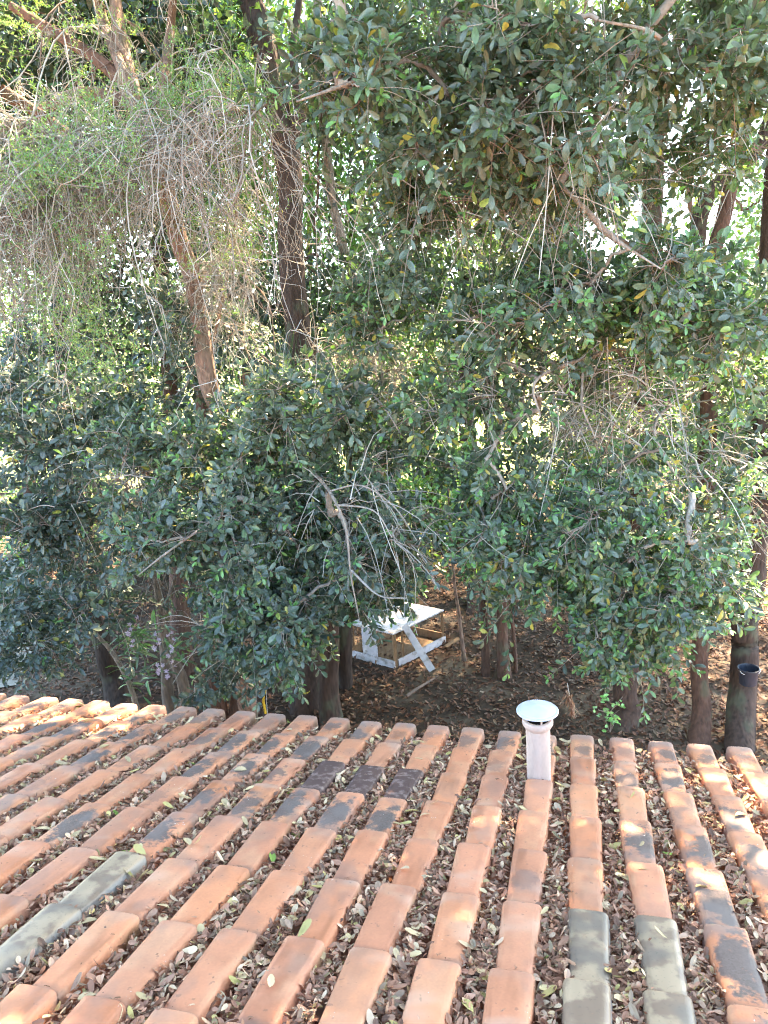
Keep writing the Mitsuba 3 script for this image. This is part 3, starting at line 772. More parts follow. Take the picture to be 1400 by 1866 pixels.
# ---------------------------------------------------------------- the twiggy tree at the upper left
def twiggy():
    r = np.random.default_rng(515)
    tree = thing('twiggy_tree', 'leaning tree with peeling orange brown bark and drooping pale bare twigs at the upper left', 'tree')
    base = up(452, 1330, (445, 1150, 8.0), (420, 850, 7.8), (385, 690, 7.1), (350, 520, 7.0), (318, 400, 6.9), (285, 290, 6.5), (248, 180, 6.4), (215, 60, 6.6), (185, -200, 7.0))
    m = trunk_mesh(base, [.105, .10, .092, .084, .078, .08, .075, .07, .06, .05, .02], 1.25, 1.5, seed=8, rough=.16)
    obj('trunk', m[:2], 'bark', tree, smooth=True, uv=m[2])
    limbs = [([at(245, 170, 6.4), at(180, 110, 6.5), at(100, 60, 6.6), at(20, 10, 6.6)], [.06, .05, .045, .03], .9),
             ([at(250, 190, 6.4), at(150, 170, 6.9), at(70, 200, 7.4), at(-30, 150, 7.2)], [.06, .05, .045, .03], .7),
             ([at(262, 215, 6.4), at(220, 120, 6.4), at(190, 40, 6.8), at(160, -60, 6.6)], [.05, .045, .04, .03], 1.3),
             ([at(280, 265, 6.5), at(300, 150, 6.6), at(310, 60, 7.0), at(320, -40, 6.9)], [.05, .04, .035, .03], 1.2),
             ([at(300, 330, 6.7), at(250, 295, 6.3), at(230, 270, 6.2), at(130, 320, 5.8), at(20, 380, 5.5)], [.05, .035, .03, .022, .010], 2.0),
             ([at(230, 270, 6.2), at(300, 235, 5.9), at(370, 215, 5.7), at(480, 195, 5.5)], [.025, .022, .016, .006], 2.2),
             ([at(200, 300, 6.4), at(120, 260, 6.0), at(40, 230, 5.8), at(-60, 260, 5.6)], [.03, .025, .02, .01], 1.8),
             ([at(350, 520, 7.5), at(410, 470, 7.0), at(430, 380, 6.7), at(440, 280, 6.5)], [.03, .022, .018, .01], 1.6),
             ([at(385, 650, 7.6), at(410, 520, 7.1), at(425, 440, 6.9)], [.02, .018, .012], 1.5),
             ([at(0, 165, 7.0), at(60, 200, 7.2), at(120, 240, 7.4)], [.06, .05, .05], .9)]
    for pts, rad, tn in limbs:
        m = trunk_mesh(pts, rad, tn, 1.1, sides=9, seed=4, rough=.08)
        obj('limb', m[:2], 'bark', tree, smooth=True, uv=m[2])
    # drooping strands
    src = []
    for li, n in ((4, 170), (5, 90), (6, 130), (7, 40), (1, 12), (8, 16), (3, 8), (2, 8), (0, 6)):
        c = spline(limbs[li][0], 60)
        k = r.integers(8, 60, n)
        src.append(np.concatenate([c[k], np.full((n, 1), li)], 1))
    src = np.vstack(src); n = len(src); b0 = src[:, :3]
    lf = np.isin(src[:, 3], (4, 6)); d = unit(np.stack([r.normal(-.15, .55, n) - .75 * lf, r.normal(-.3, .45, n), r.normal(.05, .3, n)], 1))
    L = r.uniform(.4, 1.5, n) * np.where(src[:, 3] >= 7, .55, 1)
    K = 9
    t = np.linspace(0, 1, K)
    wob = r.normal(0, .085, (n, 2, 3))

    def curve(b0, d, L, wob, t, g):
        t = np.broadcast_to(t, (len(b0), len(t)))[..., None]; Lx = L[:, None, None]
        return b0[:, None] + d[:, None] * Lx * (t - .35 * t * t) + np.array([0, 0, -1.0]) * Lx * g[:, None, None] * t ** 1.8 + wob[:, :1] * Lx * np.sin(4 * t) + wob[:, 1:] * Lx * np.sin(9 * t) * .4

    g = r.uniform(.3, .9, n)
    P = curve(b0, d, L, wob, t, g)
    tn = np.clip(r.normal(2.4, .6, n), 1, 3)
    woods = [tubes(P, (np.linspace(1, .35, K)[None] * r.uniform(.0040, .0105, n)[:, None]), 4, tn, r.uniform(.8, 1.15, n))]
    # side strands
    m2 = 7
    i2 = np.repeat(np.arange(n), m2); k2 = r.integers(2, K, n * m2)
    b2 = P[i2, k2]; d2 = unit(P[i2, k2] - P[i2, k2 - 1] + r.normal(0, .5, (n * m2, 3)) + np.array([0, 0, -.25]))
    L2 = r.uniform(.12, .55, n * m2)
    P2 = curve(b2, d2, L2, r.normal(0, .16, (n * m2, 2, 3)), np.linspace(0, 1, 6), r.uniform(.2, .7, n * m2))
    woods.append(tubes(P2, np.linspace(.0030, .0014, 6)[None], 3, np.clip(r.normal(2.6, .45, n * m2), .8, 3), r.uniform(.75, 1.2, n * m2)))
    i3 = np.arange(n * m2); k3 = r.integers(1, 6, n * m2)
    b3 = P2[i3, k3]; d3 = unit(r.normal(0, 1, (len(b3), 3)) + np.array([0, 0, -.5]))
    P3 = curve(b3, d3, r.uniform(.05, .2, len(b3)), r.normal(0, .1, (len(b3), 2, 3)), np.linspace(0, 1, 4), r.uniform(0, .5, len(b3)))
    woods.append(tubes(P3, np.linspace(.0016, .0009, 4)[None], 3, np.clip(r.normal(2.5, .5, len(b3)), .8, 3), r.uniform(.75, 1.2, len(b3))))
    w = join(woods)
    obj('drooping_twigs', w[:2], 'twig', tree, smooth=True, uv=w[2], kind='stuff')
    # fine light green sprays
    pts = blob_points([(110, 280, 150, 60, 5.8, .8, 64), (60, 330, 90, 50, 5.5, .4, 40), (190, 200, 90, 50, 6.0, .6, 26), (330, 190, 70, 50, 5.9, .5, 24), (370, 130, 80, 50, 6.4, .5, 20), (430, 200, 80, 60, 5.7, .5, 30), (200, 90, 110, 70, 6.8, .5, 16), (120, 440, 130, 90, 5.7, .5, 28), (330, 400, 130, 120, 6.3, .5, 24), (100, 540, 70, 80, 5.7, .4, 20), (180, 620, 60, 70, 6.2, .4, 26), (60, 80, 80, 80, 6.8, .4, 14), (430, 420, 60, 100, 6.4, .4, 14)], r)
    n = len(pts); q = 7
    b = np.repeat(pts, q, 0) + r.normal(0, .06, (n * q, 3)); M = len(b)
    d = unit(r.normal(0, .7, (M, 3)) + np.array([-.1, -.2, .25])); L = r.uniform(.08, .22, M)
    P = b[:, None] + d[:, None] * (L[:, None] * np.linspace(0, 1, 4))[..., None]
    tw = tubes(P, .0011, 3, 1.8, 1.0)
    q = 16
    i = np.repeat(np.arange(M), q); tt = np.tile(np.linspace(.1, 1, q), M)
    lb = b[i] + d[i] * (L[i] * tt)[:, None]
    ld = unit(d[i] * .5 + r.normal(0, .7, (len(i), 3)))
    lv = small_leaves(lb, ld, unit(r.normal(0, .6, (len(i), 3)) + np.array([0, 0, 1])), r.uniform(.016, .034, len(i)), r.uniform(.005, .010, len(i)), np.clip(r.normal(1.8, .35, len(i)), .8, 2.6), r.uniform(.9, 1.6, len(i)))
    obj('spray_twigs', tw[:2], 'twig', tree, smooth=True, uv=tw[2], kind='stuff')
    # upper crown, above the frame
    pt = np.vstack([np.array(c) + s * unit(r.normal(0, 1, (k, 3))) * r.random((k, 1)) ** .4 for c, s, k in (((-4.2, 7.4, 8.6), 1.7, 130),)])
    k = len(pt) * 60
    lb = np.repeat(pt, 60, 0) + r.normal(0, .17, (k, 3))
    l2 = small_leaves(lb, r.normal(0, 1, (k, 3)), r.normal(0, .5, (k, 3)) + np.array([0, 0, 1]), r.uniform(.07, .13, k), r.uniform(.03, .05, k), np.clip(r.normal(1.0, .4, k), 0, 2), r.uniform(.8, 1.3, k))
    lv = join([lv, l2])
    obj('foliage', lv[:2], 'leaf', tree, smooth=False, uv=lv[2], kind='stuff')


twiggy()


# ---------------------------------------------------------------- plain trunks and wood behind
def crown_leaves(pts, r, per, spread, Ll, tone, ts, val, flat=.5):
    k = len(pts) * per
    lb = np.repeat(pts, per, 0) + r.normal(0, 1, (k, 3)) * spread
    sh = np.repeat(r.normal(0, .25, len(pts)), per)
    return small_leaves(lb, r.normal(0, 1, (k, 3)) + np.array([0, 0, -.3]), r.normal(0, flat, (k, 3)) + np.array([0, 0, 1]), r.uniform(.7, 1.2, k) * Ll, r.uniform(.38, .6, k) * Ll, np.clip(r.normal(tone, ts, k) + sh, 0, 2.6), r.uniform(*val, k))


def plain_tree(name, label, trunks, tone, val, seed, blobs=(), top=(), Ll=.13, lt=1.3, per=55, spread=.28, lval=(.8, 1.4), group=None, cat='tree', tsd=.35):
    r = np.random.default_rng(seed)
    tree = thing(name, label, cat, group)
    sk = Skeleton()
    for i, (pts, radii) in enumerate(trunks):
        m = trunk_mesh(pts, radii, tone, val, sides=14, seed=seed + i, flare=.3 if i == 0 else 0)
        obj('trunk' if i == 0 else 'stem', m[:2], 'bark', tree, smooth=True, uv=m[2])
        sk.limb(pts)
    P = []
    if blobs:
        P.append(blob_points(blobs, r))
    for (p, s, n) in top:
        P.append(np.asarray(p) + s * unit(r.normal(0, 1, (n, 3))) * r.random((n, 1)) ** .4)
    if P:
        P = np.vstack(P)
        if len(P) <= 700:
            sk.grow(P, r)
            m, _ = sk.mesh(.006, .8, 1.0, r)
            obj('branches', m[:2], 'twig', tree, smooth=True, uv=m[2], kind='stuff')
        lv = crown_leaves(P, r, per, spread, Ll, lt, tsd, lval)
        obj('crown', lv[:2], 'leaf', tree, uv=lv[2], kind='stuff')
    return tree


plain_tree('tall_tree', 'tall tree with thick dark bare trunk curving up left of centre', [(up(560, 1290, (566, 1000, 9.6), (545, 640, 9.6), (530, 450, 9.6), (518, 280, 9.6), (492, 120, 9.7), (462, 0, 9.8), (430, -150, 10)) + [at(410, -400, 10)], [.18, .17, .16, .15, .145, .14, .145, .14, .12, .07]),
            ([at(522, 260, 9.6), at(545, 200, 9.6), at(535, 100, 9.8), at(545, 0, 10)], [.10, .07, .05, .04])], .2, 1.0, 31,
           blobs=[(400, 60, 160, 90, 10.5, .8, 20)], top=[((-3.6, 10.5, 11.8), 1.6, 30), ((1.0, 9.5, 11.0), 1.5, 40)], lt=1.4)
plain_tree('slender_tree', 'slender pale lichen spotted trunk right of the thick dark trunk', [(up(708, 1092, (690, 800, 12.2), (660, 560, 11.6), (632, 470, 11.4), (610, 380, 11.3), (592, 250, 11.3), (580, 120, 11.4), (578, 0, 11.6)) + [at(575, -150, 11.8)], [.09, .082, .076, .072, .062, .06, .058, .055, .04])], 2.0, 1.0, 32,
           blobs=[(650, 120, 90, 90, 11.2, .5, 12)], top=[((-.6, 11.8, 11.4), 1.5, 40)], lt=1.5)
plain_tree('bucket_tree', 'thick dark mossy trunk at the right edge with a bucket hung on it', [(up(1345, 1375, (1355, 1230, 7.9), (1368, 1050, 7.95), (1385, 800, 8.0), (1400, 600, 8.1), (1420, 300, 8.3)) + [at(1430, -100, 8.6)], [.155, .148, .14, .13, .118, .105, .07])], .15, 1.0, 33,
           top=[((3.2, 8, 9.0), 1.8, 60)], blobs=[(1385, 720, 40, 120, 7.6, .3, 10), (1390, 880, 30, 80, 7.6, .2, 5)], lt=.6, Ll=.11)
plain_tree('dark_tree', 'dark trunk in the wood behind the white frame, right of the leaning sapling', [(up(868, 1118, (862, 1000, 12.6), (850, 700, 12.6), (845, 300, 12.7)) + [at(840, -100, 13)], [.16, .15, .13, .12, .08])], .2, .8, 34,
           top=[((1.5, 12.5, 9), 1.8, 50)], blobs=[(850, 420, 140, 120, 12, .8, 26)], lt=.8)
plain_tree('sapling', 'thin leaning sapling with pale lower stem beside the white frame', [(up(848, 1205, (838, 1130, 10.2), (828, 1060, 10.3), (820, 950, 10.5), (815, 820, 10.6)), [.03, .024, .022, .018, .008])], 1.3, 1.1, 35, blobs=[(815, 850, 40, 60, 10.4, .3, 8)], lt=1.6, per=40)
plain_tree('small_tree', 'small dark tree with bushy lower stem, nearest right of the sapling', [(up(885, 1228, (884, 1130, 9.9), (880, 1060, 9.9), (870, 900, 10)), [.06, .05, .045, .02])], .5, .9, 36, blobs=[(900, 1080, 35, 50, 9.8, .2, 9)], lt=.6, per=40, spread=.12, Ll=.07)
plain_tree('small_tree', 'small tree with straight grey brown trunk beside the bushy stem', [(up(921, 1232, (915, 1130, 9.7), (912, 1040, 9.7), (915, 880, 9.8)), [.085, .075, .07, .03]), (up(942, 1225, (936, 1150, 9.8), (925, 1060, 9.8)), [.03, .025, .015])], .8, .9, 37, blobs=[(925, 1060, 30, 40, 9.6, .2, 5)], lt=.5, per=40, spread=.12, Ll=.07)
plain_tree('dark_tree', 'dark trunk half hidden beside the centre trunk, left of the white frame', [(up(632, 1248, (630, 1150, 9.4), (628, 1000, 9.5), (640, 800, 9.6)), [.095, .085, .08, .03])], .1, .8, 38)
plain_tree('dark_tree', 'dark trunk under the boughs between the vent pipe and the small trees', [(up(1068, 1175, (1068, 1100, 10.8), (1070, 950, 10.9), (1080, 600, 11)), [.13, .12, .11, .06])], .3, .8, 39, blobs=[(1080, 640, 100, 120, 11, .6, 20)], lt=.8)
plain_tree('leaning_tree', 'pale brown leaning stem rising right of the orchids at the left eave', [(up(345, 1335, (330, 1240, 8.3), (312, 1190, 8.35), (290, 1100, 8.4), (270, 960, 8.5)), [.075, .065, .06, .05, .02]), (up(312, 1335, (306, 1240, 8.5), (300, 1150, 8.6), (320, 1050, 8.7)), [.08, .07, .065, .02])], 1.9, .75, 40)
plain_tree('leaning_tree', 'thin pale stem leaning left beside the orchid clump', [(up(262, 1330, (238, 1250, 8.2), (205, 1190, 8.2), (172, 1150, 8.2), (140, 1100, 8.2)), [.032, .030, .026, .022, .008])], 2.4, .9, 41)
plain_tree('leaning_tree', 'dark forked trunk below the dark leafy tree at the left', [(up(215, 1320, (205, 1240, 9.2), (190, 1190, 9.2), (160, 1100, 9.3), (120, 950, 9.4)), [.17, .15, .12, .10, .03])], .05, .8, 42)
plain_tree('far_tree', 'dark crooked trunk against the bright sky at the upper right', [(up(1300, 1150, (1290, 900, 11.5), (1275, 600, 11.2), (1272, 420, 11), (1300, 345, 11), (1380, 270, 11), (1420, 150, 11)), [.15, .14, .12, .11, .10, .09, .05])], .2, .8, 43, blobs=[(1380, 420, 60, 80, 11, .5, 8), (1350, 200, 60, 60, 11, .5, 7)], lt=1.3)

plain_tree('dark_tree', 'dark leafy tree in shade right behind the leaning tree with peeling bark', [(up(330, 1230, (320, 900, 10.8), (300, 600, 10.8), (290, 400, 10.9), (280, 200, 11)), [.14, .12, .11, .09, .05])], .6, .9, 44, blobs=[(260, 480, 190, 90, 10.6, .8, 40), (150, 600, 140, 90, 10.8, .7, 24), (420, 620, 110, 110, 10.6, .7, 26), (60, 420, 80, 80, 11, .6, 12), (560, 560, 100, 100, 11, .5, 22), (300, 280, 120, 60, 11, .5, 12), (100, 90, 140, 120, 9.6, .6, 60), (330, 110, 120, 120, 9.8, .6, 44), (60, 300, 90, 110, 10, .6, 24), (240, 330, 120, 80, 10, .5, 20), (60, 280, 90, 80, 11.5, .5, 12), (620, 300, 70, 120, 11.5, .5, 12)], lt=.5, per=70, lval=(.55, 1.0), top=[((-2.0, 11.6, 11.4), 2.0, 110), ((-4.6, 11.0, 11.2), 2.0, 80)])
bg = np.random.default_rng(77)
LAB = ['bright green tree in the sunlit wood behind the thick dark trunk', 'leafy background tree showing between the twiggy tree and the dark trunk', 'background tree high at the upper left behind the pale twigs', 'background tree behind the slender pale trunk',
       'background tree low at the far left behind the blue green leaves', 'background tree behind the grey leaved boughs at the top', 'sunlit background tree far behind the right trunk', 'background tree showing above the white frame', 'background tree at the right edge behind the bucket trunk', 'dark background tree in the middle of the wood']
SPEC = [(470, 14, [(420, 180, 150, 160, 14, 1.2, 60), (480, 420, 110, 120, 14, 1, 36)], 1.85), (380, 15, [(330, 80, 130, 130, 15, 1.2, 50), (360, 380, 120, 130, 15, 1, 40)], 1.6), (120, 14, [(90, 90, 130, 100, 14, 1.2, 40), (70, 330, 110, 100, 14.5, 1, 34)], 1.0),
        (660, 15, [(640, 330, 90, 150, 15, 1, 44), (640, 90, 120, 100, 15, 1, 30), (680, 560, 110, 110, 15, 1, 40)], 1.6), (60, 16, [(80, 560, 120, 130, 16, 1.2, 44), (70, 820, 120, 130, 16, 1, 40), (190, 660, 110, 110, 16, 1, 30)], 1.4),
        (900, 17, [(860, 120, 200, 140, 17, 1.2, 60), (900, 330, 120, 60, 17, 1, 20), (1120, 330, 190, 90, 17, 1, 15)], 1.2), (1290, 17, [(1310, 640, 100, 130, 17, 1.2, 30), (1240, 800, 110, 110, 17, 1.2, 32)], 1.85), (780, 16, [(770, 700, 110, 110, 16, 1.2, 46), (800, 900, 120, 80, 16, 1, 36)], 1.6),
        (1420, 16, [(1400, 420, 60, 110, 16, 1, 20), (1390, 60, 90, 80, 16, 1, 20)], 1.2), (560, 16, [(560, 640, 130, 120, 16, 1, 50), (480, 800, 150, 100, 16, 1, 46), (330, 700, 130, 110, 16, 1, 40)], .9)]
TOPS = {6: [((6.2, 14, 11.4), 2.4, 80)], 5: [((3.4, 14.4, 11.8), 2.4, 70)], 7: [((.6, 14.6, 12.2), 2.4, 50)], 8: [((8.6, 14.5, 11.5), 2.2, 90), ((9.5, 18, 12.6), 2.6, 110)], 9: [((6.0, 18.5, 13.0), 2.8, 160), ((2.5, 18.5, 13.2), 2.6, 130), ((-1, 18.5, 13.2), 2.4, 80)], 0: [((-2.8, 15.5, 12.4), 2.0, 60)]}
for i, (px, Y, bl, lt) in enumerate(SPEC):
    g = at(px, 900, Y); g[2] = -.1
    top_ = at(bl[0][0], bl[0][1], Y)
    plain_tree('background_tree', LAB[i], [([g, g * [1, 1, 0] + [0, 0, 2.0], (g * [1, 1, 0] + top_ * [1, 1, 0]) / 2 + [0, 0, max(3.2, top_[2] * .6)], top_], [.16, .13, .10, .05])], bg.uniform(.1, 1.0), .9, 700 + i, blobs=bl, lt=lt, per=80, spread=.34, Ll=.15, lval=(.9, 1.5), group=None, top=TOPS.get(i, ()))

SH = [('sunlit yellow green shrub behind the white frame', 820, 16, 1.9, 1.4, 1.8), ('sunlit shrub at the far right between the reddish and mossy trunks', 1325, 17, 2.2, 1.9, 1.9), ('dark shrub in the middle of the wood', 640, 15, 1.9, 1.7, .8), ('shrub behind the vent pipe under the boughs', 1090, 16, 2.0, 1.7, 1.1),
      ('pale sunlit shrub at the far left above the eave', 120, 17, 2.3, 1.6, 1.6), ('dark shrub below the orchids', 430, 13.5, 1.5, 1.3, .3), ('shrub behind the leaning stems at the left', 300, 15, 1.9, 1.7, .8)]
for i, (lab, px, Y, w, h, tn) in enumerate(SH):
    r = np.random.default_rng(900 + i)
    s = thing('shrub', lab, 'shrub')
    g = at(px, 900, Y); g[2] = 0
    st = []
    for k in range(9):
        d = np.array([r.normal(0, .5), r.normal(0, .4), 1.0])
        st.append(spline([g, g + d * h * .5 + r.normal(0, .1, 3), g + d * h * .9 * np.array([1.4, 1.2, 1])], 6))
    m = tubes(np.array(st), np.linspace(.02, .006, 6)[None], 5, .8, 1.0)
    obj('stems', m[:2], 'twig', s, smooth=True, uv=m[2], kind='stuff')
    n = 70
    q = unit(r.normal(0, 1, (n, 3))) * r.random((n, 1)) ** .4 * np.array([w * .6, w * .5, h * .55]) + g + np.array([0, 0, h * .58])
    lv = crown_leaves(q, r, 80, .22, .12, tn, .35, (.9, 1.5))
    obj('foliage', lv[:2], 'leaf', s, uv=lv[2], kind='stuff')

# clump of hanging strap leaves in the middle
r = np.random.default_rng(640)
st = thing('strap_leaved_plant', 'dark clump of long strap leaves hanging in the middle of the wood', 'plant')
pts = blob_points([(600, 700, 110, 60, 9.0, .4, 60), (520, 660, 50, 60, 9.0, .3, 24)], r)
n = len(pts) * 7
b = np.repeat(pts, 7, 0) + r.normal(0, .08, (n, 3))
az = r.random(n) * 6.283
d = np.stack([np.cos(az) * .35, np.sin(az) * .35, -np.ones(n)], 1)
lv = leaves(b, d, np.stack([np.cos(az), np.sin(az), .3 + 0 * az], 1), r.uniform(.5, 1.0, n), r.uniform(.018, .03, n), .3, r.uniform(-.2, .25, n), np.clip(r.normal(.5, .35, n), 0, 1.5), r.uniform(.8, 1.3, n))
obj('blades', lv[:2], 'leaf', st, smooth=True, uv=lv[2], kind='stuff')
m = trunk_mesh([at(600, 900, 9.1), at(590, 760, 9.1), at(570, 620, 9.1)], [.05, .05, .04], .5, .8, seed=3)
obj('stem', m[:2], 'bark', st, smooth=True, uv=m[2])


# ---------------------------------------------------------------- things on the ground
def beam(a, b, w, t, side=(0, 0, 1)):
    a, b = np.asarray(a, float), np.asarray(b, float)
    z = unit(b - a); x = unit(np.cross(np.asarray(side, float), z)); y = np.cross(z, x)
    o = [(-1, -1), (1, -1), (1, 1), (-1, 1)]
    return box_pts([a + x * w / 2 * i + y * t / 2 * j for i, j in o] + [b + x * w / 2 * i + y * t / 2 * j for i, j in o])


fr = thing('wooden_frame', 'low broken white and raw wood frame with a flat white top standing under the trees', 'wooden frame')
fc, rc, lc = on_ground(721, 1219), on_ground(812, 1172), on_ground(641, 1198)
bc = rc + lc - fc
z = np.array([0, 0, 1.0])
HF = .52
obj('front_board', beam(lc + z * .06, fc + z * .06, .022, .11, z), 'white_paint', fr)
obj('front_board', beam(fc + z * .062 + (rc - fc) * .06, rc + z * .062, .022, .11, z), 'white_paint', fr)
obj('back_board', beam(rc + z * .08, bc + z * .08, .022, .15, z), 'raw_wood', fr)
obj('back_board', beam(bc + z * .081, lc + z * .081, .022, .15, z), 'raw_wood', fr)
inn = lambda p: p + (((fc + bc) / 2) - p) * .05
for p, w in ((fc, .05), (rc, .03), (lc, .045), (bc, .045)):
    obj('post', beam(inn(p), inn(p) + z * (HF - .004), w, w, (1, .3, 0)), 'raw_wood', fr)
obj('post', beam(inn(fc + (rc - fc) * .16), inn(fc + (rc - fc) * .16) + z * (HF - .005), .028, .028, (1, .3, 0)), 'raw_wood', fr)
q = [lc, fc, rc, bc]
obj('top_panel', box_pts([p + z * HF for p in q] + [p + z * (HF + .02) for p in q]), 'white_paint', fr)
a, b = lc + (fc - lc) * .28, lc + (fc - lc) * .62
obj('side_panel', box_pts([a + z * .118, b + z * .118, b + (bc - fc) * .02 + z * .118, a + (bc - fc) * .02 + z * .118, a + z * (HF - .003), b + z * (HF - .003), b + (bc - fc) * .02 + z * (HF - .003), a + (bc - fc) * .02 + z * (HF - .003)]), 'white_paint', fr)
obj('floor_board', box_pts([inn(inn(p)) + z * .02 for p in q] + [inn(inn(p)) + z * .04 for p in q]), 'raw_wood', fr)
r = np.random.default_rng(61)
n = 40
uv_ = r.random((n, 2))
tp_ = fc + (rc - fc) * uv_[:, :1] + (lc - fc) * uv_[:, 1:] + z * (HF + .023)
az = r.random(n) * 6.283
m = leaves(tp_, np.stack([np.cos(az), np.sin(az), 0 * az], 1), np.array([0, 0, 1.0]) + r.normal(0, .2, (n, 3)), r.uniform(.03, .07, n), r.uniform(.015, .03, n), .3, .2, np.clip(r.normal(.7, .6, n), 0, 2), r.uniform(.4, .8, n))
obj('leaves_on_frame', m[:2], 'dry_leaf', uv=m[2], kind='stuff', label='dry leaves fallen on the flat top of the white frame', cat='leaf litter')
ft = on_ground(788, 1222)
hd = fc + (rc - fc) * .22 + z * (HF + .05)
obj('loose_board', beam(ft + z * .0, hd + (hd - ft) * .02, .10, .02, np.cross(hd - ft, [1, .2, .2])), 'white_paint', label='white board leaning on the front of the broken wooden frame', cat='board')
p0 = at(690, 1094, 11.3)
obj('loose_board', beam(p0, at(722, 1080, 11.4), .02, .12, (0, .3, 1)), 'white_paint', label='tilted white board behind the broken wooden frame', cat='board')
obj('loose_board', beam(on_ground(812, 1182) + z * .02, on_ground(836, 1166) + z * .02, .07, .03), 'raw_wood', label='short raw plank on the ground right of the frame', cat='board')
m = trunk_mesh([on_ground(742, 1272) + z * .03, on_ground(760, 1262) + z * .05, on_ground(785, 1244) + z * .03, on_ground(800, 1238) + z * .06], [.022, .02, .015, .008], 1.5, 1.0, sides=8)
obj('fallen_branch', m[:2], 'bark', smooth=True, uv=m[2], label='dead branch lying on the litter in front of the wooden frame', cat='branch')

# bucket on the trunk
bk = thing('bucket', 'dark blue plastic bucket hung on the mossy trunk at the right edge', 'bucket')
bp = at(1363, 1246, 7.55)
obj('shell', lathe([(0, 0), (.080, 0), (.086, .005), (.104, .165), (.110, .168), (.112, .19), (.106, .192), (.100, .17), (.080, .012), (0, .010)], 36, bp), 'bucket_plastic', bk, smooth=40)
hp = np.array([bp + np.array([.112 * math.cos(g), -.03 - .10 * math.sin(g) * .5, .18 - .045 * math.sin(g)]) for g in np.linspace(0, math.pi, 14)])
m = tubes(hp[None], .003, 6)
obj('handle', m[:2], 'wire', bk, smooth=True)

# pale paving at the far left
pv = [on_ground(-260, 1150), on_ground(80, 1150), on_ground(30, 1250), on_ground(-160, 1285)]
g_ = np.linspace(0, 1, 14)
pv = np.array([[(pv[0] * (1 - u) + pv[1] * u) * (1 - w) + (pv[3] * (1 - u) + pv[2] * u) * w for u in g_] for w in g_]).reshape(-1, 3)
pv[:, 2] = ground_z(pv[:, 0], pv[:, 1]) + .03
obj('paving', (pv, np.array([[i * 14 + j, (i + 1) * 14 + j, (i + 1) * 14 + j + 1, i * 14 + j + 1] for i in range(13) for j in range(13)])), 'pale_paving', smooth=True, kind='structure')

# orchids
r = np.random.default_rng(71)
oc = thing('orchid_clump', 'orchid clump with green strap leaves and lilac flower spikes at the left eave', 'orchid')
for (px, py, n, rr) in ((250, 1165, 90, .22), (320, 1180, 34, .15), (280, 1110, 16, .15), (255, 1230, 40, .22)):
    c = at(px, py, 7.4)
    az = r.random(n) * 6.283
    b = c + r.normal(0, rr * .5, (n, 3))
    d = np.stack([np.cos(az), np.sin(az), r.uniform(-.5, 1.0, n)], 1)
    lv = leaves(b, d, np.stack([0 * az, 0 * az, 1 + 0 * az], 1) + r.normal(0, .4, (n, 3)), r.uniform(.10, .24, n), r.uniform(.02, .035, n), .4, r.uniform(.1, .7, n), np.clip(r.normal(1.35, .4, n), .3, 2.2), r.uniform(.8, 1.3, n))
    obj('leaf_clump', lv[:2], 'leaf', oc, smooth=True, uv=lv[2], kind='stuff')
for (px, py, n, hh) in ((237, 1148, 8, 24), (287, 1165, 5, 18), (312, 1178, 9, 28), (290, 1218, 6, 10), (306, 1224, 5, 8)):
    fl = []
    top_, bot = at(px + 3, py - hh, 7.2), at(px - 2, py + hh, 7.2)
    for k in range(n):
        c = bot + (top_ - bot) * k / n + r.normal(0, .022, 3)
        f = unit(np.array([r.normal(0, .5), -1, r.normal(.1, .4)]))
        u = unit(np.cross(f, [0, 0, 1.0])); w = np.cross(u, f)
        g = np.arange(5) * 1.2566 + r.random() * 6
        dd = np.cos(g)[:, None] * u + np.sin(g)[:, None] * w + f * .25
        fl.append(leaves(np.repeat(c[None], 5, 0), dd, np.repeat(f[None], 5, 0), r.uniform(.020, .030, 5), .015, .2, .3, r.uniform(0, 2, 5), r.uniform(.85, 1.1, 5)))
    m = join(fl)
    sp = obj('flower_spike', m[:2], 'petal', oc, smooth=True, uv=m[2], label='spike of lilac orchid flowers')

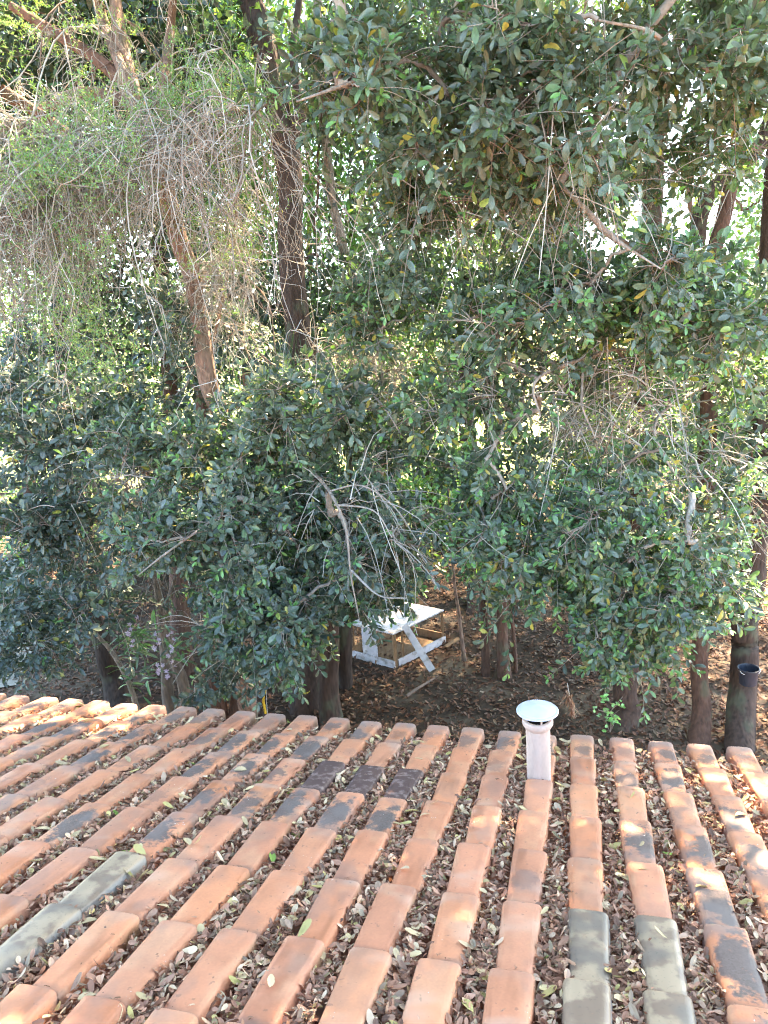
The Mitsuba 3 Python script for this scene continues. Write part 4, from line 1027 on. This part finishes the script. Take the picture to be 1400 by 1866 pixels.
# dry frond beyond the eave
r = np.random.default_rng(72)
fp = thing('dry_frond', 'dead brown frond with a pale stalk standing beside the vent pipe', 'frond')
b = on_ground(1043, 1325)
Yf = b[1]
m = tubes(spline([at(1045, 1305, Yf), at(1040, 1280, Yf), at(1034, 1245, Yf)], 8)[None], np.linspace(.012, .005, 8)[None], 6, 2.6, 1.2)
obj('stalk', m[:2], 'twig', fp, smooth=True, uv=m[2])
n = 90
tq = r.random((n, 1))
bb = at(1036, 1262, Yf) * (1 - tq) + at(1046, 1292, Yf) * tq + r.normal(0, .018, (n, 3))
dd = np.stack([r.normal(.05, .22, n), r.normal(0, .22, n), -np.ones(n)], 1)
lv = leaves(bb, dd, r.normal(0, 1, (n, 3)) + [0, -1, .2], r.uniform(.06, .17, n), r.uniform(.007, .018, n), .3, r.uniform(-.6, .6, n), np.clip(r.normal(1.1, .5, n), .4, 2.4), r.uniform(.4, .8, n))
obj('blades', lv[:2], 'dry_leaf', fp, smooth=True, uv=lv[2], kind='stuff')

# small pale plant
r = np.random.default_rng(73)
pp = thing('small_plant', 'small plant with pale green leaves at the foot of the stout trunk', 'plant')
b = on_ground(1112, 1335)
m = tubes(np.array([spline([b, b + [r.normal(0, .05), 0, .2], b + [r.normal(0, .12), r.normal(0, .1), .40]], 6) for _ in range(5)]), .004, 5, 1.5, 1.0)
obj('stem', m[:2], 'twig', pp, smooth=True, uv=m[2])
n = 46
bb = b + np.stack([r.normal(0, .08, n), r.normal(0, .08, n), r.uniform(.08, .42, n)], 1)
az = r.random(n) * 6.28
lv = leaves(bb, np.stack([np.cos(az), np.sin(az), .3 + 0 * az], 1), r.normal(0, .3, (n, 3)) + [0, -.3, 1], r.uniform(.05, .09, n), r.uniform(.025, .045, n), .3, .3, np.clip(r.normal(1.9, .2, n), 1, 2.4), r.uniform(1.4, 2.2, n))
obj('foliage', lv[:2], 'leaf', pp, smooth=True, uv=lv[2], kind='stuff')

p0, p1 = at(482, 1232, 7.6), at(484, 1300, 7.6)
m = tubes((spline([p0, at(486, 1252, 7.6), at(480, 1272, 7.6), p1], 14))[None], np.linspace(.010, .016, 14)[None], 6)
obj('hanging_ribbon', m[:2], 'yellow_plastic', smooth=True, label='yellow ribbon hanging behind the eave left of the centre trunk', cat='ribbon')
m = tubes(np.array([[on_ground(356, 1330), at(356, 1246, 7.9)]]), .014, 8, 2.2, 1.0)
obj('stake', m[:2], 'twig', smooth=True, uv=m[2], label='thin wooden stake standing behind the left eave', cat='stake')
c = at(236, 1118, 11)
th = np.linspace(0, math.pi, 10)
prof = np.array([c + np.array([-.15 * math.cos(t), 0, .11 * math.sin(t)]) for t in th])
v = np.vstack([prof, prof + [0, .3, 0]]); f = np.array([[i, i + 1, i + 11, i + 10] for i in range(9)])
